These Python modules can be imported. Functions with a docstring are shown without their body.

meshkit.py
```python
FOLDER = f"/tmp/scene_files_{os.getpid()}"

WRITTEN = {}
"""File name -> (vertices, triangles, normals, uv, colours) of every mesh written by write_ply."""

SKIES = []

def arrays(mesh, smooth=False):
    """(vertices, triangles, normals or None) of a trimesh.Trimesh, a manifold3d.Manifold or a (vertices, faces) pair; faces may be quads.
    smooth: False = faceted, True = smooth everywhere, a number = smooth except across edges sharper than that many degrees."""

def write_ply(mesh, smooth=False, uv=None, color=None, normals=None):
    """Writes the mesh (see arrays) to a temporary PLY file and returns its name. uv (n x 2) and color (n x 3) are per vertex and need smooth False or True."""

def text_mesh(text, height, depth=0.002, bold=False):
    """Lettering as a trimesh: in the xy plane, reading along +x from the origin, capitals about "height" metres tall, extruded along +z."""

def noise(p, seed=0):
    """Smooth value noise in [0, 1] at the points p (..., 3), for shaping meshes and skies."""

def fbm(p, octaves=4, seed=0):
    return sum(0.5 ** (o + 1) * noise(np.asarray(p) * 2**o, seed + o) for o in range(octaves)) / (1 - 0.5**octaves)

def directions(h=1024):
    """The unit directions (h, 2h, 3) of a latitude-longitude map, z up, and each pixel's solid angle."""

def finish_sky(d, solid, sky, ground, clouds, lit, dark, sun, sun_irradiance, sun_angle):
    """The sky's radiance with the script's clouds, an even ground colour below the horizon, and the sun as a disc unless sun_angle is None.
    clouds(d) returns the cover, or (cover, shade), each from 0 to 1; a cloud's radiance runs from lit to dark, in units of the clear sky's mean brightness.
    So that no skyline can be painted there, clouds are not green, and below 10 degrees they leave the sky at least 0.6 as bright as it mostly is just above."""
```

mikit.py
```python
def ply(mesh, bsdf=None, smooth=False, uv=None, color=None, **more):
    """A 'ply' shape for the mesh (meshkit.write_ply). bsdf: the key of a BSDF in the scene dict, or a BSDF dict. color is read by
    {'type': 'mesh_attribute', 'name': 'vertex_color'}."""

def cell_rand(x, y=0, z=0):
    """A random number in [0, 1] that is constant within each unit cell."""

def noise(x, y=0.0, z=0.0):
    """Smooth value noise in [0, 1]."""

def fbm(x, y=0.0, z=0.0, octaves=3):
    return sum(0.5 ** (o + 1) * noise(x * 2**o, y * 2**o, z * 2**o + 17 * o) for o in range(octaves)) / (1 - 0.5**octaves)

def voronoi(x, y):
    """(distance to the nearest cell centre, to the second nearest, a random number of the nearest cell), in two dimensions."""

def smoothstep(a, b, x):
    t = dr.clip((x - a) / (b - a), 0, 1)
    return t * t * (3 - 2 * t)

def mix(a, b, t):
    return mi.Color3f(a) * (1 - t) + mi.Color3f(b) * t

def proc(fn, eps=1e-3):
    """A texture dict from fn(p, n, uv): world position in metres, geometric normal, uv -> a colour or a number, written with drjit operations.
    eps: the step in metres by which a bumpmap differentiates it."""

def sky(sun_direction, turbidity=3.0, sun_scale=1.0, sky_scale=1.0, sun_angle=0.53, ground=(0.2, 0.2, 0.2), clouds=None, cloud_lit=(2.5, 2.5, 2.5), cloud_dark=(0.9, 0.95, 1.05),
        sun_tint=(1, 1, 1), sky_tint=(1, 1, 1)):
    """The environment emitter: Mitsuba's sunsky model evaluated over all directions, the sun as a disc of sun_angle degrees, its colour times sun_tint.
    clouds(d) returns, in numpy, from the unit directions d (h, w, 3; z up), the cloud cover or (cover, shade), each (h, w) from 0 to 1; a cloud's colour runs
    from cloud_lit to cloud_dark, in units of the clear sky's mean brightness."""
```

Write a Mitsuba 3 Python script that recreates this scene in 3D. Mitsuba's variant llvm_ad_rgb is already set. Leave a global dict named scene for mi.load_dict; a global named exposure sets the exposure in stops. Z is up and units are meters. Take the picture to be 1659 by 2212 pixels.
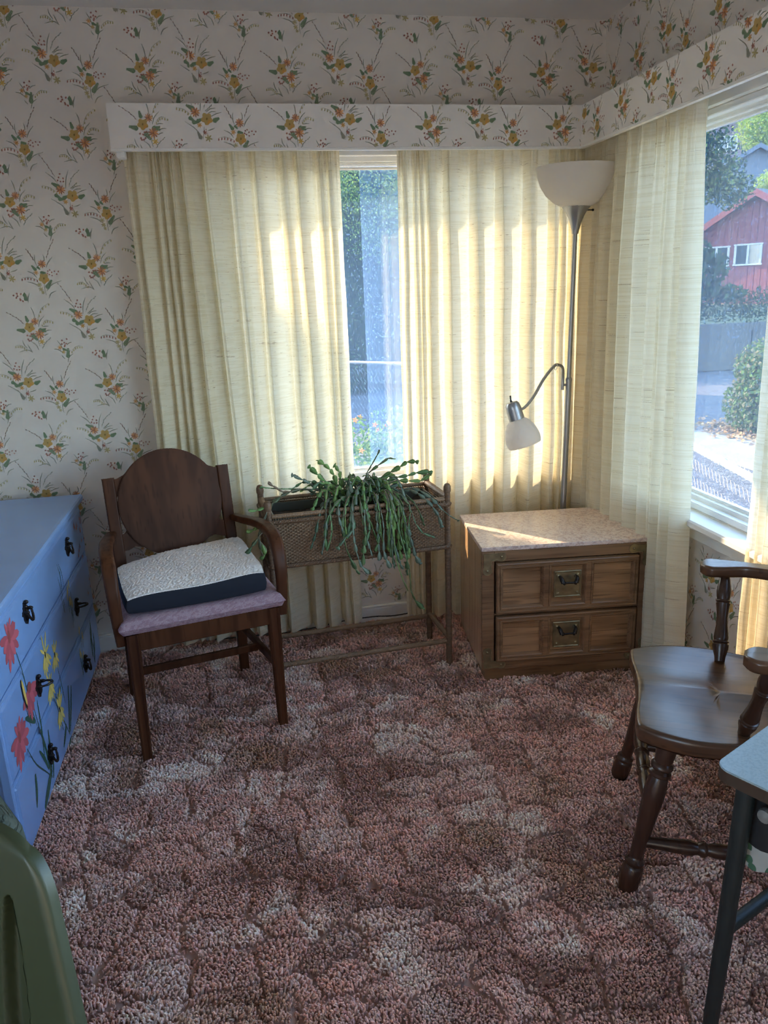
import math, random, numpy as np, trimesh, manifold3d, mitsuba as mi, drjit as dr, mikit, meshkit
from shapely.geometry import Polygon, Point, box as sbox, LineString
from shapely.ops import unary_union
T = mi.ScalarTransform4f
scene, labels = {}, {}
exposure = 5.9
# ------------------------------------------------------------------ camera, sky, sun
CAM = np.array([-1.567, -3.259, 1.447])
FWD = np.array([0.17328362, 0.94582159, -0.27458023]); UP = np.array([0.08626326, 0.26315058, 0.96089043])
scene['camera'] = {'type': 'perspective', 'fov_axis': 'x', 'fov': math.degrees(2 * math.atan(829.5 / 1682.3)), 'near_clip': 0.05,
                   'to_world': T().look_at(origin=CAM.tolist(), target=(CAM + FWD).tolist(), up=UP.tolist())}
SUN_EL = math.radians(29.5)
SUN = np.array([-0.615 * math.cos(SUN_EL), 0.789 * math.cos(SUN_EL), math.sin(SUN_EL)])
scene['sky'] = mikit.sky(SUN, turbidity=2.6, sun_scale=0.18, sky_scale=1.0, sun_angle=0.8, ground=(0.2, 0.2, 0.2), sky_tint=(1.08, 1.0, 0.93), sun_tint=(1, 0.97, 0.9))

# ------------------------------------------------------------------ small helpers
rng = np.random.default_rng(7)
def num(key):
    if key not in scene and key not in labels: return key
    k = 1
    while f'{key}_{k:03d}' in scene or f'{key}_{k:03d}' in labels: k += 1
    return f'{key}_{k:03d}'
def L(key, label=None, cat=None, group=None, kind=None):
    d = {}
    if label: d['label'] = label
    if cat: d['category'] = cat
    if group: d['group'] = group
    if kind: d['kind'] = kind
    labels[key] = d
    return key
def add(key, mesh, mat, smooth=35, **kw):
    key = num(key)
    scene[key] = mikit.ply(mesh, mat, smooth=smooth, **kw)
    return key
def cat(ms): return trimesh.util.concatenate([m for m in ms if m is not None])
def cbox(lo, hi, c=0.003):
    lo, hi = np.minimum(lo, hi).astype(float), np.maximum(lo, hi).astype(float)
    c = min(c, 0.45 * (hi - lo).min())
    pts = []
    for i in np.ndindex(2, 2, 2):
        p = np.where(i, hi, lo); s = np.where(i, -1, 1) * c
        for k in range(3):
            q = p + s; q[k] = p[k]; pts.append(q)
    return trimesh.convex.convex_hull(np.array(pts))
def bx(lo, hi): 
    return trimesh.creation.box(bounds=np.array([np.minimum(lo, hi), np.maximum(lo, hi)], float))
def rail(path, up=None, init=None):
    p = np.asarray(path, float)
    t = np.gradient(p, axis=0); t /= np.linalg.norm(t, axis=1, keepdims=True) + 1e-12
    n = np.zeros_like(p)
    a = np.array(init if init is not None else up if up is not None else ([0, 0, 1] if abs(t[0][2]) < .9 else [1, 0, 0]), float)
    a = a - t[0] * (a @ t[0]); a /= np.linalg.norm(a); n[0] = a
    for i in range(1, len(p)):
        a = (np.array(up, float) if up is not None else n[i - 1]); a = a - t[i] * (a @ t[i])
        if np.linalg.norm(a) < 1e-6: a = n[i - 1]
        n[i] = a / np.linalg.norm(a)
    return p, t, n, np.cross(t, n)
def sweep(path, sec, up=None, scale=None, init=None):
    """closed section (k x 2: along n, along b) swept along the path, capped."""
    p, t, n, b = rail(path, up, init); sec = np.asarray(sec, float); k, m = len(sec), len(p)
    s = np.ones((m, 2)) if scale is None else np.broadcast_to(np.asarray(scale, float).reshape(m, -1), (m, 2))
    v = p[:, None] + n[:, None] * (sec[None, :, :1] * s[:, None, :1]) + b[:, None] * (sec[None, :, 1:] * s[:, None, 1:])
    v = v.reshape(-1, 3); f = []
    for i in range(m - 1):
        for j in range(k):
            a, c = i * k + j, i * k + (j + 1) % k
            f += [[a, c, c + k], [a, c + k, a + k]]
    v = np.vstack([v, p[0], p[-1]]); c0, c1 = m * k, m * k + 1
    for j in range(k):
        f += [[c0, (j + 1) % k, j], [c1, (m - 1) * k + j, (m - 1) * k + (j + 1) % k]]
    ms = trimesh.Trimesh(v, f, process=False)
    if ms.volume < 0: ms.invert()
    return ms
def circ(n=12, rx=1., ry=None):
    a = np.arange(n) * 2 * np.pi / n
    return np.stack([np.cos(a) * rx, np.sin(a) * (rx if ry is None else ry)], 1)
def tube(path, r, n=10, up=None):
    r = np.broadcast_to(np.asarray(r, float), (len(path),))
    return sweep(path, circ(n), up, r)
def spl(pts, n=40):
    """Catmull-Rom through pts."""
    p = np.asarray(pts, float)
    if len(p) == 2: return p[0] + (p[1] - p[0]) * np.linspace(0, 1, n)[:, None]
    q = np.vstack([2 * p[0] - p[1], p, 2 * p[-1] - p[-2]])
    u = np.linspace(0, len(p) - 1, n); i = np.minimum(u.astype(int), len(p) - 2); t = (u - i)[:, None]
    a, b, c, d = q[i], q[i + 1], q[i + 2], q[i + 3]
    return 0.5 * (2 * b + (c - a) * t + (2 * a - 5 * b + 4 * c - d) * t**2 + (3 * b - a - 3 * c + d) * t**3)
def lathe(prof, n=24):
    """profile [(r, z)] from bottom to top, closed on the axis."""
    pr = np.asarray(prof, float); a = np.arange(n) * 2 * np.pi / n
    v = np.stack([pr[:, :1] * np.cos(a), pr[:, :1] * np.sin(a), np.repeat(pr[:, 1:], n, 1)], -1).reshape(-1, 3); f = []
    m = len(pr)
    for i in range(m - 1):
        for j in range(n):
            p, q = i * n + j, i * n + (j + 1) % n
            f += [[p, q, q + n], [p, q + n, p + n]]
    v = np.vstack([v, [0, 0, pr[0, 1]], [0, 0, pr[-1, 1]]])
    for j in range(n):
        f += [[m * n, (j + 1) % n, j], [m * n + 1, (m - 1) * n + j, (m - 1) * n + (j + 1) % n]]
    return trimesh.Trimesh(v, f, process=False)
def shell(prof, n=40):
    """open lathe of a closed cross-section [(r, z)] (ring)."""
    pr = np.asarray(prof, float); a = np.arange(n) * 2 * np.pi / n; m = len(pr)
    v = np.stack([pr[:, :1] * np.cos(a), pr[:, :1] * np.sin(a), np.repeat(pr[:, 1:], n, 1)], -1).reshape(-1, 3); f = []
    for i in range(m):
        for j in range(n):
            p, q = i * n + j, i * n + (j + 1) % n; w = ((i + 1) % m - i) * n
            f += [[p, q, q + w], [p, q + w, p + w]]
    ms = trimesh.Trimesh(v, f, process=False)
    if ms.volume < 0: ms.invert()
    return ms
def place(mesh, o, X, Y, Z):
    m = mesh.copy(); v = m.vertices
    m.vertices = np.asarray(o, float) + v[:, :1] * np.asarray(X, float) + v[:, 1:2] * np.asarray(Y, float) + v[:, 2:] * np.asarray(Z, float)
    if np.linalg.det(np.array([X, Y, Z], float)) < 0: m.invert()
    return m
def between(mesh, a, b, ref=(1, 0, 0)):
    """a mesh built along z from 0 to 1*|ab| (real metres) moved to run from a to b."""
    a, b = np.asarray(a, float), np.asarray(b, float); z = (b - a) / np.linalg.norm(b - a)
    x = np.asarray(ref, float); x = x - z * (x @ z); x /= np.linalg.norm(x)
    return place(mesh, a, x, np.cross(z, x), z)
def extrude(poly, d):
    gs = [g for g in getattr(poly, 'geoms', [poly]) if g.area > 1e-9]
    return cat([trimesh.creation.extrude_polygon(g, d, engine='earcut') for g in gs])
def rrect(w, h, r, n=6):
    return sbox(r, r, w - r, h - r).buffer(r, quad_segs=n)
class Frame:
    def __init__(s, o, ang):
        a = math.radians(ang); s.o = np.array([o[0], o[1], o[2] if len(o) > 2 else 0.]); s.U = np.array([math.cos(a), math.sin(a), 0]); s.V = np.array([-math.sin(a), math.cos(a), 0]); s.W = np.array([0, 0, 1.])
    def __call__(s, m): return place(m, s.o, s.U, s.V, s.W)
def dup_of(k, key, M):
    key = num(key); scene[key] = {**scene[k], 'to_world': M}; return key

# ------------------------------------------------------------------ materials
N, F, SS, MX = mikit.noise, mikit.fbm, mikit.smoothstep, mikit.mix
def prin(col, rough=.5, **kw): return {'type': 'principled', 'base_color': col if isinstance(col, dict) else {'type': 'rgb', 'value': list(col)}, 'roughness': rough, **kw}
def ts(b): return {'type': 'twosided', 'bsdf': b}
def bump(b, fn, scale=1., eps=1e-3): return {'type': 'bumpmap', 'texture': mikit.proc(fn, eps), 'scale': scale, 'bsdf': b}
VC = {'type': 'mesh_attribute', 'name': 'vertex_color'}
def axes(ang, kind='u'):
    a = math.radians(ang); c, s = math.cos(a), math.sin(a)
    return lambda p: (p.x * c + p.y * s, -p.x * s + p.y * c, p.z)
def wood(c1, c2, c3, along, ang=0, f=38., blot=.35, seam=0):
    ax = axes(ang)
    def fn(p, n, uv):
        q = ax(p); l = q[along]; a, b = [q[i] for i in range(3) if i != along]
        w = F(l * 2.2, a * 5, b * 5, 2)
        g = F(a * f + w * 3.2, b * f + w * 2.0, l * 2.4, 3)
        s = N(a * f * 5, b * f * 5, l * 9)
        bl = F(l * 3 + 4, a * 6, b * 6, 2)
        col = MX(c1, c2, SS(.3, .7, g))
        col = MX(col, c3, SS(.62, .9, s) * .45 + SS(.5, .8, bl) * blot)
        if seam:
            t = (a if along == 0 else b) / seam; t = dr.abs(t - dr.floor(t) - .5); col = col * (1 - .45 * SS(.484, .497, t)) * (.82 + .36 * mikit.cell_rand((a if along == 0 else b) / seam + 50.5, 3, 0))
        return col
    return mikit.proc(fn)
scene['paper'] = ts(prin(VC, .75, specular=.25))
scene['white_paint'] = ts(prin((.74, .73, .7), .35))
scene['white_vinyl'] = ts(prin((.78, .78, .77), .3))
scene['ceiling_paint'] = ts(bump(prin((.56, .54, .52), .8), lambda p, n, uv: F(p.x * 90, p.y * 90, 0, 2), .002))
scene['plain_wall'] = ts(prin((.7, .65, .6), .8))
scene['carpet_yarn'] = ts(prin(VC, .85, sheen=.35, specular=.15))
scene['carpet_back'] = ts(prin((.2, .11, .095), .95))
def slub(p, n, uv):
    s = p.x + p.y
    a = N(s * 22, p.z * 620, 3.); b = N(s * 60, p.z * 300, 9.)
    big = F(s * 3, p.z * 40, 1., 2)
    col = MX((.84, .78, .62), (.755, .68, .50), SS(.35, .8, N(s * 14, p.z * 420, 1.)) * .7 + .15 * big)
    return MX(col, (.40, .31, .19), SS(.86, .97, a) * .8 * SS(.3, .6, b))
scene['curtain_cloth'] = {'type': 'principledthin', 'base_color': mikit.proc(slub), 'roughness': .7, 'diff_trans': .74, 'spec_trans': 0., 'eta': 1.3}
scene['armchair_wood'] = prin(wood((.052, .0185, .0085), (.084, .031, .0135), (.028, .009, .0045), 2, 13, 30), .42, specular=.15)
scene['cabinet_wood'] = prin(wood((.20, .112, .056), (.31, .185, .10), (.062, .031, .016), 0, -6, 46, .45), .3, specular=.5)
scene['cabinet_frame_wood'] = prin(wood((.15, .082, .043), (.225, .13, .07), (.056, .028, .015), 0, -6, 60, .3), .33, specular=.5)
scene['cabinet_side_wood'] = prin(wood((.33, .205, .12), (.43, .28, .17), (.22, .125, .068), 2, -6, 70, .1), .13, specular=.6)
scene['captain_wood'] = prin(wood((.06, .026, .012), (.105, .046, .021), (.028, .011, .006), 0, 155, 26, .35, .093), .3, specular=.6)
scene['captain_turned'] = prin(wood((.030, .012, .007), (.05, .021, .011), (.015, .006, .004), 2, 0, 26), .28, specular=.5)
def granite(p, n, uv):
    d, e, r = mikit.voronoi(p.x * 260 + p.z * 120, p.y * 260 + p.z * 230)
    g = F(p.x * 120, p.y * 120, p.z * 120, 2)
    c = MX((.60, .48, .425), (.44, .315, .28), SS(.35, .7, g))
    return MX(c, (.62, .56, .52), SS(.8, .82, r) * .6) 
scene['speckled_laminate'] = ts(prin(mikit.proc(granite), .28, specular=.5))
scene['aged_brass'] = prin(mikit.proc(lambda p, n, uv: MX((.42, .36, .22), (.22, .18, .11), F(p.x * 60, p.y * 60, p.z * 60, 2))), .36, metallic=.85)
scene['bronze_dark'] = prin((.022, .018, .018), .32, metallic=.6, specular=.6)
scene['blue_paint'] = ts(prin(mikit.proc(lambda p, n, uv: MX((.19, .32, .59), (.165, .285, .53), F(p.x * 6, p.y * 9, p.z * 9, 3))), .26, specular=.9))
scene['blue_inside'] = ts(prin((.05, .07, .12), .6))
scene['print_colour'] = ts(prin(VC, .45))
scene['wicker'] = ts(prin(mikit.proc(lambda p, n, uv: MX((.17, .10, .055), (.095, .052, .03), F(p.x * 25, p.y * 25, p.z * 160, 2))), .5))
scene['wicker_light'] = ts(prin(mikit.proc(lambda p, n, uv: MX((.25, .16, .095), (.155, .092, .052), F(p.x * 40, p.y * 40, p.z * 120, 2))), .5))
scene['tin'] = ts(prin((.10, .105, .085), .4, metallic=.3))
scene['soil'] = ts(prin((.03, .022, .016), .95))
scene['cactus_leaf'] = ts(prin(VC, .38, specular=.4))
scene['lamp_metal'] = ts(prin((.36, .37, .40), .34, metallic=.8))
scene['lamp_dark'] = ts(prin((.012, .012, .013), .5))
scene['frosted_white'] = {'type': 'principledthin', 'base_color': {'type': 'rgb', 'value': [.93, .90, .87]}, 'roughness': .5, 'diff_trans': 1.2, 'spec_trans': 0., 'eta': 1.4}
scene['clear_plastic'] = {'type': 'thindielectric', 'int_ior': 1.45}
scene['mauve_cloth'] = ts(bump(prin(mikit.proc(lambda p, n, uv: MX((.27, .165, .20), (.43, .33, .35), SS(.46, .5, F((p.x + p.y) * 34 + N(p.x * 12, p.y * 12, p.z * 12) * 2.5, (p.y - p.x) * 130, p.z * 130, 2)) * .35 + SS(.7, .85, N(p.x * 480, p.y * 480, p.z * 480)) * .7)), .8, sheen=.3), lambda p, n, uv: N(p.x * 420, p.y * 420, p.z * 420), .0012))
scene['sherpa'] = ts(bump(prin((.72, .68, .64), .95, sheen=.4), lambda p, n, uv: F(p.x * 240, p.y * 240, p.z * 240, 2), .0035))
scene['navy_cloth'] = ts(prin((.005, .008, .017), .85))
scene['green_plastic'] = ts(prin((.036, .045, .021), .38, specular=.5))
scene['green_vinyl'] = ts(bump(prin((.06, .075, .06), .55, specular=.4), lambda p, n, uv: SS(.45, .55, F((p.x + p.y) * 22, p.z * 260 + N(p.x * 40, p.y * 40, p.z * 14) * 2, (p.y - p.x) * 22, 2)), .004))
def bluetop(p, n, uv): return MX((.23, .285, .30), (.20, .255, .27), SS(.4, .7, F(p.x * 300, p.y * 300, 0., 2)))
scene['table_laminate'] = ts(prin(mikit.proc(bluetop), .3, specular=.5))
scene['table_edge'] = ts(prin((.042, .024, .014), .5))
scene['teal_paint'] = ts(prin(mikit.proc(lambda p, n, uv: MX((.006, .0105, .0105), (.010, .016, .0155), F(p.x * 60, p.y * 60, p.z * 30, 2))), .45))
scene['grey_knob'] = ts(prin((.16, .16, .155), .4))
scene['black_rubber'] = ts(prin((.015, .015, .015), .5))
scene['red_petal'] = ts(prin((.35, .08, .05), .6))

# ------------------------------------------------------------------ wallpaper print (flat coloured pieces on the paper)
OL, GR, YE, OR, RD, OV, DK = (.22, .225, .18), (.15, .215, .13), (.43, .30, .11), (.37, .17, .10), (.29, .12, .09), (.37, .32, .16), (.17, .10, .075)
def P_strip(pts, w, col, lay):
    p = spl(pts, 9); t = np.gradient(p, axis=0); t /= np.linalg.norm(t, axis=1, keepdims=True) + 1e-9
    s = np.linspace(0, 1, 9)[:, None]; wd = w * np.sin(np.pi * (0.12 + 0.82 * s)) ** .7 * .5
    n = np.stack([-t[:, 1], t[:, 0]], 1) * wd
    v = np.vstack([p + n, p - n]); f = []
    for i in range(8): f += [[i, i + 9, i + 10], [i, i + 10, i + 1]]
    return v, np.array(f), col, lay
def P_ell(c, rx, ry, ang, col, lay, k=8):
    a = np.arange(k) * 2 * np.pi / k; e = np.stack([np.cos(a) * rx, np.sin(a) * ry], 1); ca, sa = math.cos(ang), math.sin(ang)
    v = np.vstack([np.asarray(c, float), np.asarray(c) + e @ np.array([[ca, sa], [-sa, ca]])])
    return v, np.array([[0, 1 + i, 1 + (i + 1) % k] for i in range(k)]), col, lay
def blade(*pts, w=11, col=OL): return [P_strip(pts, w, col, 1)]
def twig(*pts, col=DK):
    p = spl(pts, 8); o = [P_strip(pts, 6, OL, 1)]
    for i in range(1, 8):
        d = p[i] - p[i - 1]; o.append(P_ell(p[i] + (4 * (-1) ** i, 0), 13, 6, math.atan2(d[1], d[0]), col, 2, 6))
    return o
def fern(*pts, col=GR, n=6, ln=38):
    p = spl(pts, n + 1); o = [P_strip(pts, 7, col, 1)]
    for i in range(n):
        d = p[i + 1] - p[i]; a = math.atan2(d[1], d[0]); l = ln * (1 - i / n * .7)
        for s in (-1, 1): o.append(P_ell(p[i] + np.array([math.cos(a + s * .75), math.sin(a + s * .75)]) * l * .5, l * .55, 9, a + s * .75, col, 2, 6))
    return o
def lily(*pts, col=OV, n=6):
    p = spl(pts, n); o = [P_strip(pts, 6, OL, 1)]
    for q in p: o.append(P_ell(q + (2, 20), 9, 17, .15, col, 2, 6))
    return o
def daisy(c, r, col=OR, n=10):
    o = []
    for i in range(n):
        a = i * 2 * math.pi / n + .2; o.append(P_ell(np.array(c) + np.array([math.cos(a), math.sin(a)]) * r * .58, r * .46, r * .17, a, col if i % 3 else (.58, .27, .11), 3, 6))
    return o + [P_ell(c, r * .22, r * .22, 0, (.30, .12, .04), 4, 6)]
def pansy(c, r, col=YE):
    o = []
    for i in range(5):
        a = i * 2 * math.pi / 5 + .4; o.append(P_ell(np.array(c) + np.array([math.cos(a), math.sin(a)]) * r * .55, r * .50, r * .43, a, col if i != 0 else (.48, .30, .10), 5 + .3 * i, 9))
    o.append(P_ell(np.array(c) + (r * .35, r * .5), r * .22, r * .34, .5, (.52, .26, .06), 6.8, 7))
    return o + [P_ell(c, r * .15, r * .22, .2, (.20, .13, .03), 7, 6)]
def dots(pts, r=13, col=RD):
    o = []
    for i, q in enumerate(pts): o += [P_ell(q, r, r * .55, i * 1.3, col, 3, 5), P_ell(q, r * .5, r, i * 1.3 + .3, col, 3, 5)]
    return o
def leaf(c, r, a=0.4, col=GR):
    e = np.array([math.cos(a), math.sin(a)]) * r
    return fern(np.array(c) - e * 1.1, np.array(c) + e * 1.1, col=col, n=5, ln=r * .9)
def star(c, r, col=OV, n=6): 
    return [P_ell(np.array(c) + np.array([math.cos(a), math.sin(a)]) * r * .5, r * .55, r * .2, a, col, 3, 6) for a in np.arange(n) * 2 * math.pi / n + .3]
M_A = ((634, 592), blade((600, 860), (550, 740), (410, 640)) + twig((500, 370), (430, 240), (345, 105)) + blade((520, 450), (470, 380), (385, 310)) + blade((615, 520), (635, 400), (680, 290)) + twig((660, 495), (715, 380), (815, 295), col=OL) + twig((680, 520), (765, 450), col=OL)
       + blade((690, 530), (740, 495), (810, 483)) + blade((710, 545), (760, 525), (815, 527)) + blade((750, 580), (815, 550), (880, 535)) + blade((690, 748), (740, 735), (780, 718)) + blade((620, 860), (640, 760), (650, 690), w=8)
       + fern((540, 500), (440, 445), ln=44) + fern((765, 640), (850, 600), ln=44) + fern((602, 850), (560, 760), col=OL) + lily((490, 560), (410, 500), (320, 475)) + dots([(565, 335), (600, 390), (545, 378), (562, 430), (528, 415), (598, 430)], 15) + daisy((550, 532), 62) + pansy((690, 610), 74)
       + leaf((500, 615), 40, .6) + leaf((545, 650), 42, 0) + leaf((600, 625), 40, -.4) + star((592, 684), 34, (.5, .27, .07)) + star((655, 772), 30, RD) + star((692, 838), 50) + dots([(668, 735), (640, 760)], 11, RD))
M_B = ((1155, 770), twig((1060, 620), (1020, 540), (980, 468)) + twig((1215, 605), (1265, 480), (1342, 352)) + blade((1080, 680), (1065, 610), (1072, 540)) + blade((1188, 625), (1190, 580), (1180, 535)) + blade((1200, 710), (1235, 640), (1300, 568)) + blade((1060, 840), (1015, 780), (940, 745))
       + blade((1075, 960), (1020, 915), (925, 886)) + blade((1165, 1015), (1250, 930), (1378, 885)) + blade((1180, 1112), (1215, 1050), (1285, 1020)) + blade((1150, 1070), (1140, 980), (1150, 900), w=8) + fern((1065, 745), (1012, 672), ln=32) + fern((1165, 985), (1250, 868), ln=46, n=7) + daisy((1150, 660), 56) + pansy((1150, 850), 70)
       + leaf((1100, 712), 26, .8) + leaf((1150, 775), 34, .1) + lily((1058, 862), (960, 828), (865, 838), col=RD) + dots([(1215, 755), (1240, 742), (1262, 772), (1300, 760), (1350, 764), (1228, 800), (1262, 815), (1325, 798), (1205, 785)], 13) + star((1060, 770), 34, (.48, .25, .08)) + star((1080, 930), 34) + star((1092, 990), 34) + star((1110, 1035), 26))
M_C = ((960, 1570), twig((855, 1522), (770, 1435), (650, 1352)) + lily((1035, 1450), (1100, 1320), (1205, 1245)) + lily((1080, 1525), (1140, 1475), (1222, 1490)) + blade((1000, 1450), (990, 1360), (965, 1288)) + blade((1030, 1560), (1060, 1480), (1128, 1412)) + blade((1080, 1562), (1120, 1553), (1165, 1556)) + blade((1110, 1625), (1150, 1610), (1197, 1612))
       + blade((1090, 1685), (1120, 1665), (1152, 1660)) + blade((988, 1872), (960, 1800), (900, 1752)) + twig((1040, 1862), (1080, 1790), (1165, 1718), col=OL) + blade((1010, 1830), (1000, 1760), (1005, 1690), w=8) + fern((850, 1612), (735, 1585), ln=46) + fern((900, 1490), (880, 1402), ln=34) + leaf((1075, 1612), 48, .3) + leaf((960, 1700), 52, .9) + leaf((1090, 1600), 34, -.3)
       + pansy((910, 1560), 68) + daisy((990, 1485), 52) + daisy((1030, 1662), 66) + star((1045, 1762), 42, (.5, .33, .08)) + dots([(865, 1670), (902, 1680), (870, 1722), (922, 1652), (880, 1742), (927, 1722), (950, 1650), (905, 1740)], 16)
       + blade((905, 1905), (840, 1866), (730, 1890)) + blade((900, 1900), (870, 1840), (850, 1790)) + blade((840, 1845), (805, 1790), (790, 1728)) + lily((822, 1848), (760, 1800), (690, 1802)))
M_D = ((385, 1019), blade((330, 1080), (295, 980), (255, 910)) + blade((375, 985), (410, 955), (455, 945)) + blade((330, 1170), (310, 1150), (290, 1118)) + blade((310, 1085), (255, 1040), (195, 1027)) + blade((360, 1218), (390, 1145), (450, 1105)) + blade((372, 1135), (390, 1090), (416, 1050)) + dots([(320, 915), (386, 900), (346, 948), (372, 960), (352, 982), (312, 965), (345, 1000)], 15)
       + star((280, 1010), 32, (.48, .25, .08)) + star((322, 1076), 28, YE) + fern((370, 1160), (388, 1020), ln=42, n=7) + leaf((345, 1045), 26, .5) + lily((430, 1062), (500, 1008), (575, 1005)))
M_E = ((859, 1126), dots([(755, 1100), (800, 1078), (852, 1085), (786, 1132), (832, 1150), (805, 1110), (866, 1180), (838, 1165)], 16) + leaf((905, 1120), 40, 1.2) + fern((905, 1175), (898, 1060), ln=30) + blade((930, 1205), (940, 1140), (965, 1070)) + blade((922, 1185), (930, 1140), (945, 1110)))
PX = .512 / 315 / 5.925
def motif(m):
    c, parts = m; vs, fs, cs, n = [], [], [], 0
    for v, f, col, lay in parts:
        q = (v - c) * (PX, -PX); vs.append(np.column_stack([q, np.full(len(q), .00022 + lay * .00003)])); fs.append(f + n); cs.append(np.tile(col, (len(q), 1))); n += len(q)
    return np.vstack(vs), np.vstack(fs), np.vstack(cs)
MOTIFS = [(motif(M_A), 0, 0), (motif(M_B), .13, -.048), (motif(M_C), .320, -.025), (motif(M_D), -.078, -.105), (motif(M_E), .04, -.135)]
def printed(mesh, faces, paper=(.635, .592, .548)):
    """the mesh in paper colour with the flower print on the given faces: (s-z rectangles, phase of the pattern, origin, s direction, normal)."""
    V, Fc, C = [np.array(mesh.vertices)], [np.array(mesh.faces)], [np.tile(paper, (len(mesh.vertices), 1))]; n = len(V[0])
    for rects, (s0, z0), o, sd, nd in faces:
        o, sd, nd = (np.asarray(x, float) for x in (o, sd, nd))
        lo = np.min([r[:2] for r in rects], 0); hi = np.max([r[2:] for r in rects], 0)
        for (mv, mf, mc), ds, dz in MOTIFS:
            for h in (0, 1):
                for i in range(-16, 17):
                    for j in range(-12, 13):
                        c = np.array([s0 + ds + i * .512 + h * .256, z0 + dz + j * .448 - h * .224])
                        if (c < lo - .16).any() or (c > hi + .16).any(): continue
                        v = mv[:, :2] + c; m = v[mf].mean(1)
                        ok = np.zeros(len(mf), bool); sure = False
                        for r in rects: ok |= (v[mf] >= r[:2]).all((1, 2)) & (v[mf] <= r[2:]).all((1, 2))
                        if not ok.any(): continue
                        f = mf[ok]; used, inv = np.unique(f, return_inverse=True)
                        w = o + v[used, :1] * sd + v[used, 1:] * np.array([0, 0, 1.]) + mv[used, 2:] * nd
                        V.append(w); Fc.append(inv.reshape(-1, 3) + n); C.append(mc[used]); n += len(used)
    return trimesh.Trimesh(np.vstack(V), np.vstack(Fc), process=False), np.vstack(C)

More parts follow.
